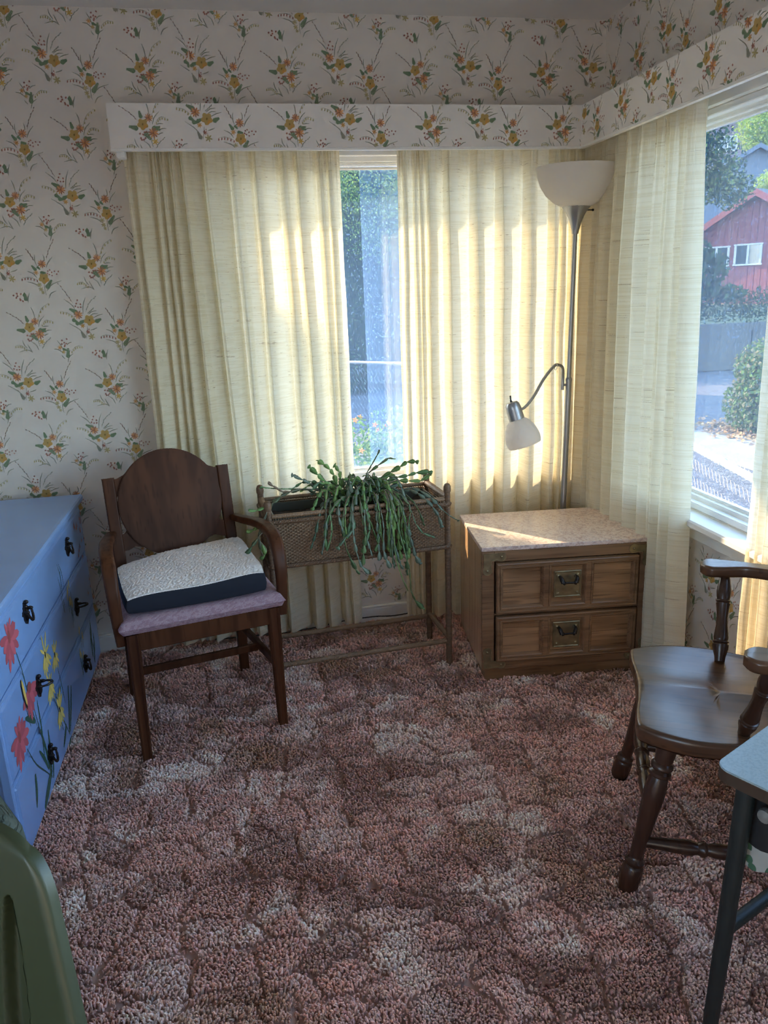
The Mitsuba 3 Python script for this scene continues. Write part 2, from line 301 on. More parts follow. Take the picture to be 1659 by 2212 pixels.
# ------------------------------------------------------------------ room shell
ZC, WT = 2.44, .14
BX0, BX1, BZ0, BZ1 = -1.60, -.13, .66, 1.955            # opening of the back window
RY0, RY1, RZ0, RZ1 = -4.2, -.50, .655, 1.965            # opening of the right window
XL, YF = -2.72, -4.6
def wall(boxes): return cat([bx(a, b) for a, b in boxes])
m = wall([((XL - WT, 0, -.3), (BX0, WT, ZC)), ((BX1, 0, -.3), (WT, WT, ZC)), ((BX0, 0, -.3), (BX1, WT, BZ0)), ((BX0, 0, BZ1), (BX1, WT, ZC))])
m, c = printed(m, [([(XL, .07, BX0 - .03, ZC), (BX1, .07, 0, ZC), (BX0 - .03, BZ1, BX1, ZC)], (-2.114, 2.275), (0, 0, 0), (1, 0, 0), (0, -1, 0)),
                   ([(BX0 - .03, .075, BX1, .50)], (-2.114, .441), (0, 0, 0), (1, 0, 0), (0, -1, 0))])
L(add('wall_back', m, 'paper', False, color=c), 'wall with flowered wallpaper of small yellow and orange posies around the curtained window', kind='structure')
m = wall([((0, RY1, -.3), (WT, 0, ZC)), ((0, YF - WT, -.3), (WT, RY0, ZC)), ((0, RY0, -.3), (WT, RY1, RZ0)), ((0, RY0, RZ1), (WT, RY1, ZC))])
m, c = printed(m, [([(.0, .07, -RY1, ZC), (-RY0, .07, -YF, ZC), (-RY1, RZ1, -RY0, ZC)], (.462, 2.275), (0, 0, 0), (0, -1, 0), (-1, 0, 0)), ([(-RY1, .075, -RY0, .54)], (.96, .448), (0, 0, 0), (0, -1, 0), (-1, 0, 0))])
L(add('wall_right', m, 'paper', False, color=c), 'flowered wallpaper wall around the large side window', kind='structure')
m, c = printed(wall([((XL - WT, -3.1, -.3), (XL, 0, ZC)), ((XL - WT, YF, -.3), (XL, -4.45, ZC)), ((XL - WT, -4.45, -.3), (XL, -3.1, .55)), ((XL - WT, -4.45, 1.8), (XL, -3.1, ZC))]), [([(0, .07, 3.1, ZC)], (.2, 2.275), (XL, 0, 0), (0, -1, 0), (1, 0, 0))])
L(add('wall_left', m, 'paper', False, color=c), 'flowered wallpaper wall behind the blue dresser', kind='structure')
L(add('wall_front', bx((XL - WT, YF - WT, -.3), (WT, YF, ZC)), 'plain_wall', False), 'plain wall opposite the curtained window', kind='structure')
L(add('ceiling', bx((XL - WT, YF - WT, ZC), (WT, WT, ZC + .12)), 'ceiling_paint', False), 'pale textured ceiling', kind='structure')
L(add('floor', bx((XL, YF, -.3), (0, 0, -.03)), 'carpet_back', False), 'floor under the pink shag carpet', kind='structure')
for nm, lo, hi in (('back', (XL, -.014, -.03), (0, 0, .062)), ('right', (-.014, YF, -.03), (0, -.014, .062)), ('left', (XL, YF, -.03), (XL + .014, -.014, .062))):
    L(add(f'baseboard_{nm}', cat([cbox(lo, hi, .004), cbox((lo[0] - (.004 if nm == 'right' else 0), lo[1] - (.004 if nm == 'back' else 0), .054), (hi[0] + (.004 if nm == 'left' else 0), hi[1], .068), .003)]), 'white_paint', 30), 'white painted baseboard along the wall' , kind='structure')

# dusty window glass: sparse dust on a clear pane, coloured blue as haze over the view
def dust(lo, hi, amount, sc=1.):
    return {'type': 'mask', 'opacity': mikit.proc(lambda p, n, uv: amount * (.55 + .9 * F(p.x * 3, p.y * 3, p.z * 2.2, 3)) + amount * 1.6 * SS(.76, .9, N((p.x + p.y) * 260, p.z * 150, 3.))),
            'bsdf': {'type': 'principledthin', 'base_color': {'type': 'rgb', 'value': [.27, .48, .92]}, 'roughness': .8, 'diff_trans': 1.0, 'spec_trans': 0., 'eta': 1.2}}
scene['pane_glass'] = {'type': 'thindielectric', 'int_ior': 1.5}
scene['glass_dust'] = dust(0, 1, .105); scene['glass_dust_heavy'] = dust(0, 1, .17)
# window 1 (back wall)
L('window_1', 'tall window between the yellow curtains with a white frame', kind='structure')
def ring(x0, x1, z0, z1, w, y0, y1, c=.003): return [cbox((x0, y0, z0), (x0 + w, y1, z1), c), cbox((x1 - w, y0, z0), (x1, y1, z1), c), cbox((x0 + w, y0, z0), (x1 - w, y1, z0 + w), c), cbox((x0 + w, y0, z1 - w), (x1 - w, y1, z1), c)]
add('window_1__frame', cat(ring(BX0, BX1, BZ0, BZ1, .022, .02, .12) + ring(BX0, BX1, BZ0, BZ1, .034, .045, .09) + ring(BX0 - .05, BX1 + .03, BZ0 - .05, BZ1 + .05, .055, -.012, .006)), 'white_vinyl', 30)
add('window_1__sash_track', cat([cbox((BX0 + .02, .03, z), (BX1 - .02, .042, z + .01)) for z in (BZ1 - .03, BZ1 - .05, BZ0 + .03)]), 'white_vinyl', 30)
add('window_1__sill', cbox((BX0 - .06, -.045, BZ0 - .03), (BX1 + .04, .03, BZ0 - .005), .006), 'white_paint', 30)
def sheet_y(x0, x1, z0, z1, y): return trimesh.Trimesh([[x0, y, z0], [x1, y, z0], [x1, y, z1], [x0, y, z1]], [[0, 1, 2], [0, 2, 3]], process=False)
def sheet_x(y0, y1, z0, z1, x): return trimesh.Trimesh([[x, y0, z0], [x, y1, z0], [x, y1, z1], [x, y0, z1]], [[0, 1, 2], [0, 2, 3]], process=False)
add('window_1__pane', sheet_y(BX0 + .03, BX1 - .03, BZ0 + .03, BZ1 - .03, .06), 'pane_glass', False)
add('window_1__dust_film', sheet_y(BX0 + .03, BX1 - .03, BZ0 + .03, BZ1 - .03, .063), 'glass_dust', False)
add('window_1__storm_pane', sheet_y(-1.005, BX1 - .03, BZ0 + .03, BZ1 - .03, .085), 'pane_glass', False)
add('window_1__storm_dust_film', sheet_y(-1.005, BX1 - .03, BZ0 + .03, BZ1 - .03, .088), 'glass_dust_heavy', False)
# window 2 (right wall)
L('window_2', 'large side window with white frame and deep painted sill', kind='structure')
def ringx(y0, y1, z0, z1, w, x0, x1, c=.003): return [cbox((x0, y0, z0), (x1, y0 + w, z1), c), cbox((x0, y1 - w, z0), (x1, y1, z1), c), cbox((x0, y0 + w, z0), (x1, y1 - w, z0 + w), c), cbox((x0, y0 + w, z1 - w), (x1, y1 - w, z1), c)]
add('window_2__frame', cat(ringx(RY0, RY1, RZ0, RZ1, .022, .0, .12) + ringx(RY0, RY1, RZ0, RZ1, .036, .03, .09) + ringx(RY0, RY1, RZ0, RZ1, .046, .05, .075)), 'white_vinyl', 30)
add('window_2__casing', cat([cbox((-.016, RY0 - .07, RZ1), (.0, RY1 + .07, RZ1 + .075), .004), cbox((-.024, RY0 - .07, RZ1 + .05), (.0, RY1 + .07, RZ1 + .075), .004), cbox((-.016, RY1, RZ0), (0, RY1 + .06, RZ1), .004), cbox((-.016, RY0 - .06, RZ0), (0, RY0, RZ1), .004)]), 'white_paint', 30)
add('window_2__sill', cat([cbox((-.085, RY0 - .08, RZ0 - .032), (.03, RY1 + .08, RZ0 - .004), .006)]), 'white_paint', 30)
add('window_2__apron', cat([cbox((-.02, RY0 - .06, RZ0 - .10), (0, RY1 + .06, RZ0 - .032), .004)]), 'white_paint', 30)
add('window_2__pane', sheet_x(RY0 + .04, RY1 - .04, RZ0 + .04, RZ1 - .04, .06), 'pane_glass', False)
add('window_2__dust_film', sheet_x(RY0 + .04, RY1 - .04, RZ0 + .04, RZ1 - .04, .063), 'glass_dust', False)

L('added_window_3', 'unseen window added to light the room, in the wall behind the blue dresser, toward the camera', kind='structure')  # unseen opening, added to bring fill light into the room
add('added_window_3__frame', cat([place(q, (XL, 0, 0), (-1, 0, 0), (0, 1, 0), (0, 0, 1)) for q in ringx(-4.45, -3.1, .55, 1.8, .05, .03, .10)]), 'white_vinyl', 30)
add('added_window_3__pane', sheet_x(-4.40, -3.15, .6, 1.75, XL - .06), 'pane_glass', False)

# pelmets
def pelmet_back():
    x0, x1, d, zb, zt = -1.922, -.17, .17, 1.952, 2.099
    m = cat([bx((x0, -d, zb), (x1, -d + .012, zt)), bx((x0, -d, zt - .012), (x1, 0, zt)), bx((x0, -d, zb), (x0 + .012, 0, zt))])
    m, c = printed(m, [([(x0 + .004, zb + .002, x1, zt)], (-1.600, 2.054), (0, -d, 0), (1, 0, 0), (0, -1, 0))], (.70, .665, .625))
    k = L('pelmet', 'flowered box pelmet over the curtains facing the camera', 'pelmet')
    add(k + '__board', m, 'paper', False, color=c)
    add(k + '__lip', cbox((x0 - .002, -d - .003, zb - .007), (x1, -d + .014, zb + .002), .001), 'white_paint', 30)
    add(k + '__bracket', cbox((x0 + .012, -d + .02, zb - .028), (x0 + .045, -d + .055, zb - .0), .004), 'white_paint', 30)
pelmet_back()
def pelmet_right():
    y0, y1, d, zb, zt = -4.4, -.17, .17, 1.952, 2.099
    m = cat([bx((-d, y0, zb), (-d + .012, y1, zt)), bx((-d, y0, zt - .012), (-.0005, y1, zt)), bx((-d, y0, zb), (-.0005, y0 + .012, zt))])
    m, c = printed(m, [([(.172, zb + .002, 4.39, zt)], (.69, 2.070), (-d, 0, 0), (0, -1, 0), (-1, 0, 0))], (.70, .665, .625))
    k = L('pelmet_001', 'flowered box pelmet running over the side window toward the camera', 'pelmet')
    add(k + '__board', m, 'paper', False, color=c)
    add(k + '__lip', cbox((-d - .003, y0, zb - .007), (-d + .014, y1, zb + .002), .001), 'white_paint', 30)
pelmet_right()

# ------------------------------------------------------------------ curtains
def curtain(key, label, ridges_top, ridges_bot, z0, z1, fixed, flip=1, depth=.05, base=.10, seed=1, pleats=(), hem=0.):
    """hanging cloth; ridges: where the folds stand forward along the wall; fixed(s, d) turns along-wall and from-wall into x, y."""
    r = np.random.default_rng(seed); k = len(ridges_top); nz = 60
    jit = r.random((k, 4))
    def profile(rd):
        S, D = [], []
        for i in range(k):
            w = (rd[i + 1] - rd[i]) if i + 1 < k else .05
            a, b, c, d = jit[i]
            w = max(w, .012)
            S += [rd[i] - .004, rd[i] + .004, rd[i] + w * (.30 + .1 * a), rd[i] + w * (.62 + .1 * b), rd[i] + w * .86]
            g = min(1., w / .07)
            D += [base + depth * (.55 + .25 * a) * g, base + depth * (.75 + .25 * b) * g, base + depth * (.35 + .3 * c) * g, base + depth * (.1 - .3 * d) * g, base - depth * (.55 + .35 * d) * g]
        S, D = np.array(S), np.array(D)
        return spl(np.column_stack([S, D]), 5 * k * 7)
    A, B = profile(np.array(ridges_top)), profile(np.array(ridges_bot))
    t = np.linspace(0, 1, nz)[:, None, None] ** 1.0
    n = len(A); u = np.linspace(0, k, n)
    G = A[None] * (1 - t) + B[None] * t
    amp = .62 + .38 * np.clip(t / .25, 0, 1)
    G[..., 1] = base + (G[..., 1] - base) * amp[..., 0]
    near = np.exp(-t[..., 0] / .06)
    G[..., 1] += near * .010 * np.sin(u * 2 * np.pi * 3)[None] + near * .005 * np.sin(u * 2 * np.pi * 7 + 1)[None]
    wob = meshkit.fbm(np.stack([np.repeat(u[None] * .9, nz, 0), np.repeat(t[:, :, 0] * 5, n, 1), np.full((nz, n), seed)], -1), 3) - .5
    G[..., 1] += wob * .016 * np.clip(t[..., 0] * 3, 0, 1); G[..., 0] += wob * .012 * np.clip(t[..., 0] * 3, 0, 1)
    z = z1 + (z0 - z1) * np.linspace(0, 1, nz)[:, None] + np.zeros((1, n)); z[-1] += .006 * np.sin(u * 3) + hem
    X, Y = fixed(G[..., 0], np.clip(G[..., 1], .022, .163)); v = np.stack([X, Y, z], -1).reshape(-1, 3)
    i, j = np.meshgrid(np.arange(nz - 1), np.arange(n - 1), indexing='ij'); a = (i * n + j).ravel()
    f = np.vstack([np.column_stack([a, a + n, a + n + 1]), np.column_stack([a, a + n + 1, a + 1])])
    L(key, label, 'curtain')
    add(key + '__cloth', trimesh.Trimesh(v, f, process=False), 'curtain_cloth', True)
    # pinch pleat tucks: stitched cloth fins under the rail
    return key
onback = lambda s, d: (s, -d)
def onright(s, d):
    return -d, -s
def bycabinet(s, d):            # the lower part is held to the wall by the cabinet
    lim = .0404 + (s - .3108) * .1052 + np.where(s > .765, .4, 0); rows = np.arange(len(s))[:, None] / (len(s) - 1); w = np.clip((rows - .62) / .12, 0, 1)
    return -np.where(d > lim, d * (1 - w) + lim * w, d), -s
curtain('curtain', 'pale yellow curtain between the wallpaper corner and the narrow glimpse outdoors', [-1.885, -1.85, -1.786, -1.761, -1.729, -1.689, -1.607, -1.508, -1.424, -1.322, -1.271, -1.185, -1.15], [-1.89, -1.868, -1.80, -1.765, -1.735, -1.65, -1.548, -1.487, -1.415, -1.306, -1.242, -1.17, -1.145], .035, 2.0, onback, seed=3)
curtain('curtain_001', 'pale yellow curtain directly behind the floor lamp', [-.885, -.863, -.816, -.797, -.769, -.69, -.577, -.47, -.357, -.247, -.211, -.17, -.125, -.10], [-.895, -.872, -.826, -.80, -.764, -.683, -.57, -.465, -.357, -.25, -.211, -.165, -.12, -.095], .035, 2.0, onback, seed=11)
curtain('curtain_002', 'pale yellow curtain hanging at the corner end of the side window behind the wooden cabinet', [.13, .20, .244, .286, .38, .47, .56, .65, .70, .735, .79, .835], [.12, .20, .25, .30, .40, .50, .595, .69, .75, .785, .85, .925], .035, 2.0, onright, seed=21)
curtain('curtain_003', 'strip of pale yellow curtain hanging behind the arm of the captain chair', [1.25, 1.29, 1.33, 1.40, 1.46, 1.53, 1.6, 1.68], [1.265, 1.31, 1.36, 1.42, 1.49, 1.55, 1.63, 1.70], .035, 2.0, onright, seed=31, base=.07, depth=.035)

# ------------------------------------------------------------------ shag carpet: sculpted ground and tufts of yarn
def carpet_height(x, y):
    """sculpted pile: rounded patches with grooves between them (0..1)."""
    p = np.stack([x, y, 0 * x], -1)
    wx = (meshkit.fbm(p * 6, 3, 5) - .5) * .16; wy = (meshkit.fbm(p * 6, 3, 9) - .5) * .16
    X, Y = (x + wx) / .150, (y + wy) / .095
    best, sec, cell = np.full(x.shape, 9.), np.full(x.shape, 9.), np.zeros(x.shape)
    for i in (-1, 0, 1):
        for j in (-1, 0, 1):
            cx, cy = np.floor(X) + i, np.floor(Y) + j
            h = meshkit.noise(np.stack([cx * 7.3 + .5, cy * 3.7 + .5, 0 * cx + .5], -1) * 1.37, 2); h2 = meshkit.noise(np.stack([cx * 5.1 + .2, cy * 9.7 + .7, 0 * cx + 3.5], -1) * 1.71, 4)
            d = np.hypot(cx + h - X, cy + h2 - Y)
            sec = np.where(d < best, best, np.minimum(sec, d)); cell = np.where(d < best, h2, cell); best = np.minimum(best, d)
    e = np.clip((sec - best - .03) / .20, 0, 1)
    return np.sqrt(e) * (.75 + .5 * (cell - .5)) , cell
def carpet():
    nx, ny = 190, 300
    xs, ys = np.linspace(XL + .012, -.012, nx), np.linspace(YF + .01, -.012, ny)
    Xg, Yg = np.meshgrid(xs, ys, indexing='ij'); hgt, _ = carpet_height(Xg, Yg)
    v = np.stack([Xg, Yg, -.031 + .020 * hgt], -1).reshape(-1, 3)
    i, j = np.meshgrid(np.arange(nx - 1), np.arange(ny - 1), indexing='ij'); a = (i * ny + j).ravel()
    f = np.vstack([np.column_stack([a, a + ny, a + ny + 1]), np.column_stack([a, a + ny + 1, a + 1])])
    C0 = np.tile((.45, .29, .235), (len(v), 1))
    r = np.random.default_rng(5)
    # tufts where the camera looks: jittered grid, coarser away from it
    pts = []
    for y0, y1, sp in ((-2.95, -1.9, .0056), (-1.9, -1.0, .0063), (-1.0, -.012, .0074)):
        gx, gy = np.meshgrid(np.arange(-2.45, -.015, sp), np.arange(y0, y1, sp), indexing='ij')
        q = np.column_stack([gx.ravel(), gy.ravel()]) + (r.random((gx.size, 2)) - .5) * sp * 1.1
        pts.append(q[(q[:, 1] < -.016) & (q[:, 0] < -.016)])
    q = np.vstack(pts)
    rel = np.column_stack([q, np.zeros(len(q))]) - CAM; RT = np.cross(FWD, UP)
    dep = rel @ FWD; sx = rel @ RT / dep / (829.5 / 1682.3); sy = rel @ UP / dep / (1106 / 1682.3)
    q = q[(dep > .3) & (np.abs(sx) < 1.12) & (np.abs(sy) < 1.10)]
    h, cell = carpet_height(q[:, 0], q[:, 1]); ok = (h > .33) | (r.random(len(q)) < .30); q, h, cell = q[ok], h[ok], cell[ok]; n = len(q)
    P3 = lambda s, o=0: np.column_stack([q * s, np.full(n, o + .5)])
    lean = np.column_stack([meshkit.fbm(P3(9), 3, 21) - .5, meshkit.fbm(P3(9, 7), 3, 22) - .5]) * 2.4 + r.normal(size=(n, 2)) * .75
    ln = (.0075 + .005 * r.random(n)) * (.8 + .3 * h); base = np.column_stack([q, -.031 + .025 * h])
    tip = base + np.column_stack([lean * .0036, ln * (.9 + .2 * r.random(n))])
    mid = base + np.column_stack([lean * .0012, ln * .62]) + r.normal(size=(n, 3)) * .0008
    rad = (.0021 + .0011 * r.random(n)) * 1.2; rad *= np.where(q[:, 1] > -1.0, 1.25, np.where(q[:, 1] > -1.9, 1.08, .95))
    ang = r.random(n) * 6.28; V = []
    for c, s, tw in ((base, .8, 0), (mid, 1.15, .7), (tip, 1.0, 1.5)):
        for k in range(3):
            a = ang + tw + k * 2.094; V.append(c + np.column_stack([np.cos(a), np.sin(a), 0 * a]) * (rad * s)[:, None])
    V.append(tip + np.column_stack([lean * .0008, rad * .7]))
    V = np.stack(V, 1)   # n x 10 x 3
    F_ = []
    for k in range(3):
        l = (k + 1) % 3
        F_ += [[k, l, 3 + l], [k, 3 + l, 3 + k], [3 + k, 3 + l, 6 + l], [3 + k, 6 + l, 6 + k], [6 + k, 6 + l, 9]]
    F_ = np.array(F_)[None] + (np.arange(n) * 10)[:, None, None]
    b1 = meshkit.fbm(P3(7), 3, 31); b2 = meshkit.fbm(P3(5, 11), 3, 32); b3 = meshkit.fbm(P3(22), 2, 33)
    S = lambda a, b, x: (lambda t: t * t * (3 - 2 * t))(np.clip((x - a) / (b - a), 0, 1))[:, None]
    col = np.tile((.74, .475, .40), (n, 1)).astype(float)
    def mixin(c, w):
        nonlocal col; col = col * (1 - w) + np.array(c) * w
    mixin((.92, .76, .68), S(.50, .62, b1) * .95); mixin((.46, .25, .20), S(.50, .62, b2) * .8); mixin((.50, .285, .165), S(.58, .72, meshkit.fbm(P3(4, 5), 2, 37)) * .6)
    mixin((.86, .68, .64), S(.55, .75, b3) * .45)
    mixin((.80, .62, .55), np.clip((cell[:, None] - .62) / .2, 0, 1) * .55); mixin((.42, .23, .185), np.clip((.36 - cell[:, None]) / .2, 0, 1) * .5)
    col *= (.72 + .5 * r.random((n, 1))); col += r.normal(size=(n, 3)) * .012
    g = np.array([.85] * 3 + [.95] * 3 + [1.1] * 3 + [1.15])     # paler yarn ends; shade between tufts painted into the darker roots
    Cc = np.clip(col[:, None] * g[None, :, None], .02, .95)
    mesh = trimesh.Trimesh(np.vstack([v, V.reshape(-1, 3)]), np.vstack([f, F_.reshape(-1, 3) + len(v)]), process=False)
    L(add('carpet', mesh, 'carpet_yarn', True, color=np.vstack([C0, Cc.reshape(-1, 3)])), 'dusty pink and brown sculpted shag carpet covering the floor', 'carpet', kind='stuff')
carpet()

# ------------------------------------------------------------------ blue dresser
def dresser():
    k = L('dresser', 'blue painted chest of drawers with hand painted coneflowers on its front', 'dresser')
    xf, xb, y0, y1, H = -2.215, -2.69, -1.372, -.085, .708
    add(k + '__body', cat([cbox((xb, y0 + .012, .0), (xf - .022, y1 - .012, H - .03), .003), cbox((xf - .06, y0 + .014, .0), (xf - .012, y1 - .014, .03), .003), cbox((xf - .03, y0 + .004, .02), (xf - .006, y0 + .016, H - .03), .003), cbox((xf - .03, y1 - .016, .02), (xf - .006, y1 - .004, H - .03), .003)]), 'blue_paint', 30)
    sec = np.array([(0, 0), (.012, 0), (.016, .006), (.013, .012), (.019, .017), (.019, .024), (.014, .030), (0, .030)])   # moulded edge of the top
    top = [cbox((xb, y0 - .004, H - .026), (xf, y1 + .004, H), .003)]
    pth = np.array([(xf, y0 - .002, H - .03), (xf, y1 + .002, H - .03)])
    v = np.array([[[xf - .006 + a, y, H - .0302 + b] for a, b in sec] for y in (y0 - .004, y1 + .004)]).reshape(-1, 3)
    top.append(trimesh.convex.convex_hull(v)); 
    add(k + '__top', cat(top), 'blue_paint', 25)
    for i, (z0, z1) in enumerate(((.477, .668), (.249, .471), (.018, .243))):
        d = add(k + '__drawer', cat([cbox((xf - .02, y0 + .006, z0), (xf - .006, y1 - .006, z1), .003), cbox((xf - .012, y0 + .018, z0 + .010), (xf, y1 - .018, z1 - .010), .006)]), 'blue_paint', 30)
        for j, y in enumerate((-1.030, -.418)):
            z = (z0 + z1) / 2 - .002 + (.022 if i == 0 else 0.)
            pl = Polygon([(-.030, .012), (-.034, .002), (-.022, -.004), (-.020, -.020), (-.010, -.034), (0, -.040), (.010, -.034), (.020, -.020), (.022, -.004), (.034, .002), (.030, .012), (.018, .014), (.016, .026), (.008, .030), (.006, .040), (-.006, .040), (-.008, .030), (-.016, .026), (-.018, .014)]).buffer(.003).buffer(-.001)
            from shapely import affinity; pl = affinity.scale(pl, .78, .78, origin=(0, 0))
            parts = [place(extrude(pl, .005), (xf, y, z), (0, 1, 0), (0, 0, 1), (1, 0, 0))]
            ball = trimesh.creation.icosphere(2, 1.)
            def b(dy, dz, rx, ry, rz, dx=.006):
                q = ball.copy(); q.apply_scale([rx * .85, ry * .78, rz * .78]); q.apply_translation((xf + dx, y + dy * .78, z + dz * .78)); return q
            parts += [b(0, -.006, .007, .015, .022), b(0, .026, .006, .008, .009), b(0, .044, .008, .007, .008, .008), b(-.024, .012, .012, .007, .007, .010), b(.024, .012, .012, .007, .007, .010)]
            h = add(d + '__handle', cat(parts), 'bronze_dark', 40)
            up = (i, j) in ((1, 0), (1, 1))
            a = np.linspace(0, np.pi, 17); R, D = .0185, .026
            if up: arc = np.column_stack([xf + .016 + D * np.sin(a), y + R * np.cos(a), z + .009 + .003 * np.sin(a)])
            else: arc = np.column_stack([xf + .014 + .006 * np.sin(a), y + R * np.cos(a), z + .009 - (D + .004) * np.sin(a)])
            add(d + '__bail', tube(arc, (.0035 + .0015 * np.sin(a)) * .8, 8), 'bronze_dark', 40)
    # painted flowers, thin coats of paint on the drawer fronts
    X0 = xf + .0004
    pk, pk2, ye, dg, st, bl = (.46, .10, .13), (.36, .07, .09), (.70, .56, .16), (.03, .085, .06), (.03, .07, .07), (.015, .015, .015)
    def paint(parts, lab=None):
        vs, fs, cs, n = [], [], [], 0
        for q, f, col, lay in parts:
            vs.append(np.column_stack([X0 + .00025 * lay + 0 * q[:, 0], q[:, 0], q[:, 1]])); fs.append(f + n); cs.append(np.tile(col, (len(q), 1))); n += len(q)
        kk = add(k + '__painted_flower', trimesh.Trimesh(np.vstack(vs), np.vstack(fs), process=False), 'print_colour', False, color=np.vstack(cs))
        if lab: L(kk, lab)
    def petals(c, r, col, n, spread, down=-math.pi / 2, lay=2, wd=.17):
        o = []
        for i in range(n):
            a = down + (i / (n - 1) - .5) * spread; l = r * (.75 + .3 * math.sin(i * 2.3 + r * 90) ** 2)
            p = np.array(c) + np.array([math.cos(a), math.sin(a)]) * l * .55
            o.append(P_ell(p, l * .55, r * wd, a, tuple(x * (.85 + .2 * (i % 2)) for x in col), lay + .1 * (i % 3), 8))
        return o
    S = lambda pts, w=.006, col=st: [P_strip(pts, w, col, 1)]
    lf = lambda a, b_, w=.016: [P_strip((a, ((a[0] + b_[0]) / 2 + .006, (a[1] + b_[1]) / 2), b_), w, dg, 1.5)]
    paint(petals((-1.20, .592), .080, pk, 9, 3.6) + petals((-1.20, .592), .055, pk, 4, 1.5, 1.2) + [P_ell((-1.203, .597), .012, .019, 0, (.30, .07, .07), 4)] + S(((-1.165, .535), (-1.14, .45), (-1.125, .36), (-1.10, .27))), 'pink painted coneflower')
    paint(petals((-1.115, .395), .080, pk, 8, 2.6) + [P_ell((-1.112, .40), .021, .016, 0, (.30, .07, .07), 4)] + S(((-1.10, .33), (-1.08, .24), (-1.06, .16), (-1.03, .07))) + lf((-1.11, .29), (-1.19, .345), .022), 'pink painted coneflower')
    paint(petals((-1.262, .330), .080, pk, 9, 3.4) + petals((-1.262, .33), .055, pk, 4, 1.5, 1.3) + [P_ell((-1.264, .333), .012, .018, 0, (.30, .07, .07), 4)] + S(((-1.22, .27), (-1.17, .19), (-1.10, .12), (-1.04, .06))) + lf((-1.19, .17), (-1.225, .085), .02) + lf((-1.05, .08), (-1.16, .035), .03), 'pink painted coneflower')
    paint(petals((-.905, .405), .070, ye, 7, 1.9, wd=.11) + petals((-.905, .405), .065, ye, 4, 2.4, 1.3, wd=.09) + [P_ell((-.905, .402), .006, .012, 0, bl, 4)] + S(((-.90, .34), (-.87, .26), (-.84, .18), (-.82, .12))), 'yellow painted daisy')
    paint(petals((-.80, .355), .058, ye, 7, 2.1, wd=.11) + petals((-.80, .355), .05, ye, 3, 1.4, 1.2, wd=.13) + [P_ell((-.80, .352), .006, .010, 0, bl, 4)] + S(((-.79, .30), (-.775, .22), (-.77, .16))), 'yellow painted daisy')
    paint(petals((-.905, .30), .060, ye, 7, 2.0, wd=.12) + petals((-.905, .30), .045, ye, 3, 1.4, 1.3, wd=.12) + S(((-.89, .25), (-.86, .18), (-.84, .10))), 'yellow painted daisy')
    paint(petals((-.845, .182), .062, ye, 7, 2.0, wd=.13) + petals((-.845, .182), .060, ye, 4, 1.5, 1.2, wd=.13) + [P_ell((-.846, .18), .006, .011, 0, bl, 4)] + S(((-.83, .14), (-.80, .09), (-.77, .04))) + lf((-.78, .05), (-.70, .19), .016) + lf((-.765, .05), (-.66, .17), .016) + lf((-.80, .10), (-.87, .055), .018) + lf((-.77, .03), (-.81, -.0 + .022), .016) + lf((-.84, .22), (-.79, .235), .014), 'yellow painted daisy')
    paint([P_ell((-1.165, .405), .052, .014, 1.75, bl, 3), P_ell((-1.160, .408), .045, .009, 1.75, (.62, .45, .12), 3.5)] + S(((-1.165, .355), (-1.155, .30)), .004, bl), 'yellow and black painted butterfly')
    gl = []
    for (a, b_, w) in (((-1.045, .06), (-1.075, .245), .016), ((-1.04, .07), (-1.005, .20), .018), ((-1.06, .10), (-1.12, .20), .016), ((-1.03, .05), (-.99, .14), .014), ((-1.08, .16), (-1.06, .33), .012)): gl += lf(a, b_, w)
    paint(gl, 'dark green painted leaves')
    sp = []
    r = random.Random(4)
    for c0, c1, w0 in (((-.60, .40), (-.55, .60), 0), ((-.52, .30), (-.47, .55), 1), ((-.47, .08), (-.36, .30), 2), ((-.27, .05), (-.22, .22), 3)):
        for i in range(6):
            a = (c0[0] + (c1[0] - c0[0]) * r.random(), c0[1] + (c1[1] - c0[1]) * r.random() * .5); l = .05 + .06 * r.random()
            sp += S((a, (a[0] + .012 * r.uniform(-1, 1), a[1] + l * .5), (a[0] + .025 * r.uniform(-1, 1), a[1] + l)), .004, dg)
            if w0 in (1, 2): sp.append(P_ell((a[0], a[1] + l), .018, .007, 1.4 + r.uniform(-.4, .4), (.46, .38, .14), 2, 7))
            if w0 == 3: sp += lf(a, (a[0] + .02, a[1] + l * 1.2), .014)
    paint(sp, 'small painted sprigs with yellow buds')
    rd = []
    for i in range(22):
        y = -.26 + .15 * r.random(); z = .28 + .36 * r.random(); rd += S(((y, z), (y + .006, z + .03)), .004, (.20, .11, .10)); rd.append(P_ell((y + .006, z + .012), .007, .005, r.random() * 3, (.36, .08, .06), 2, 6))
    paint(rd, 'painted strings of small red buds')
dresser()

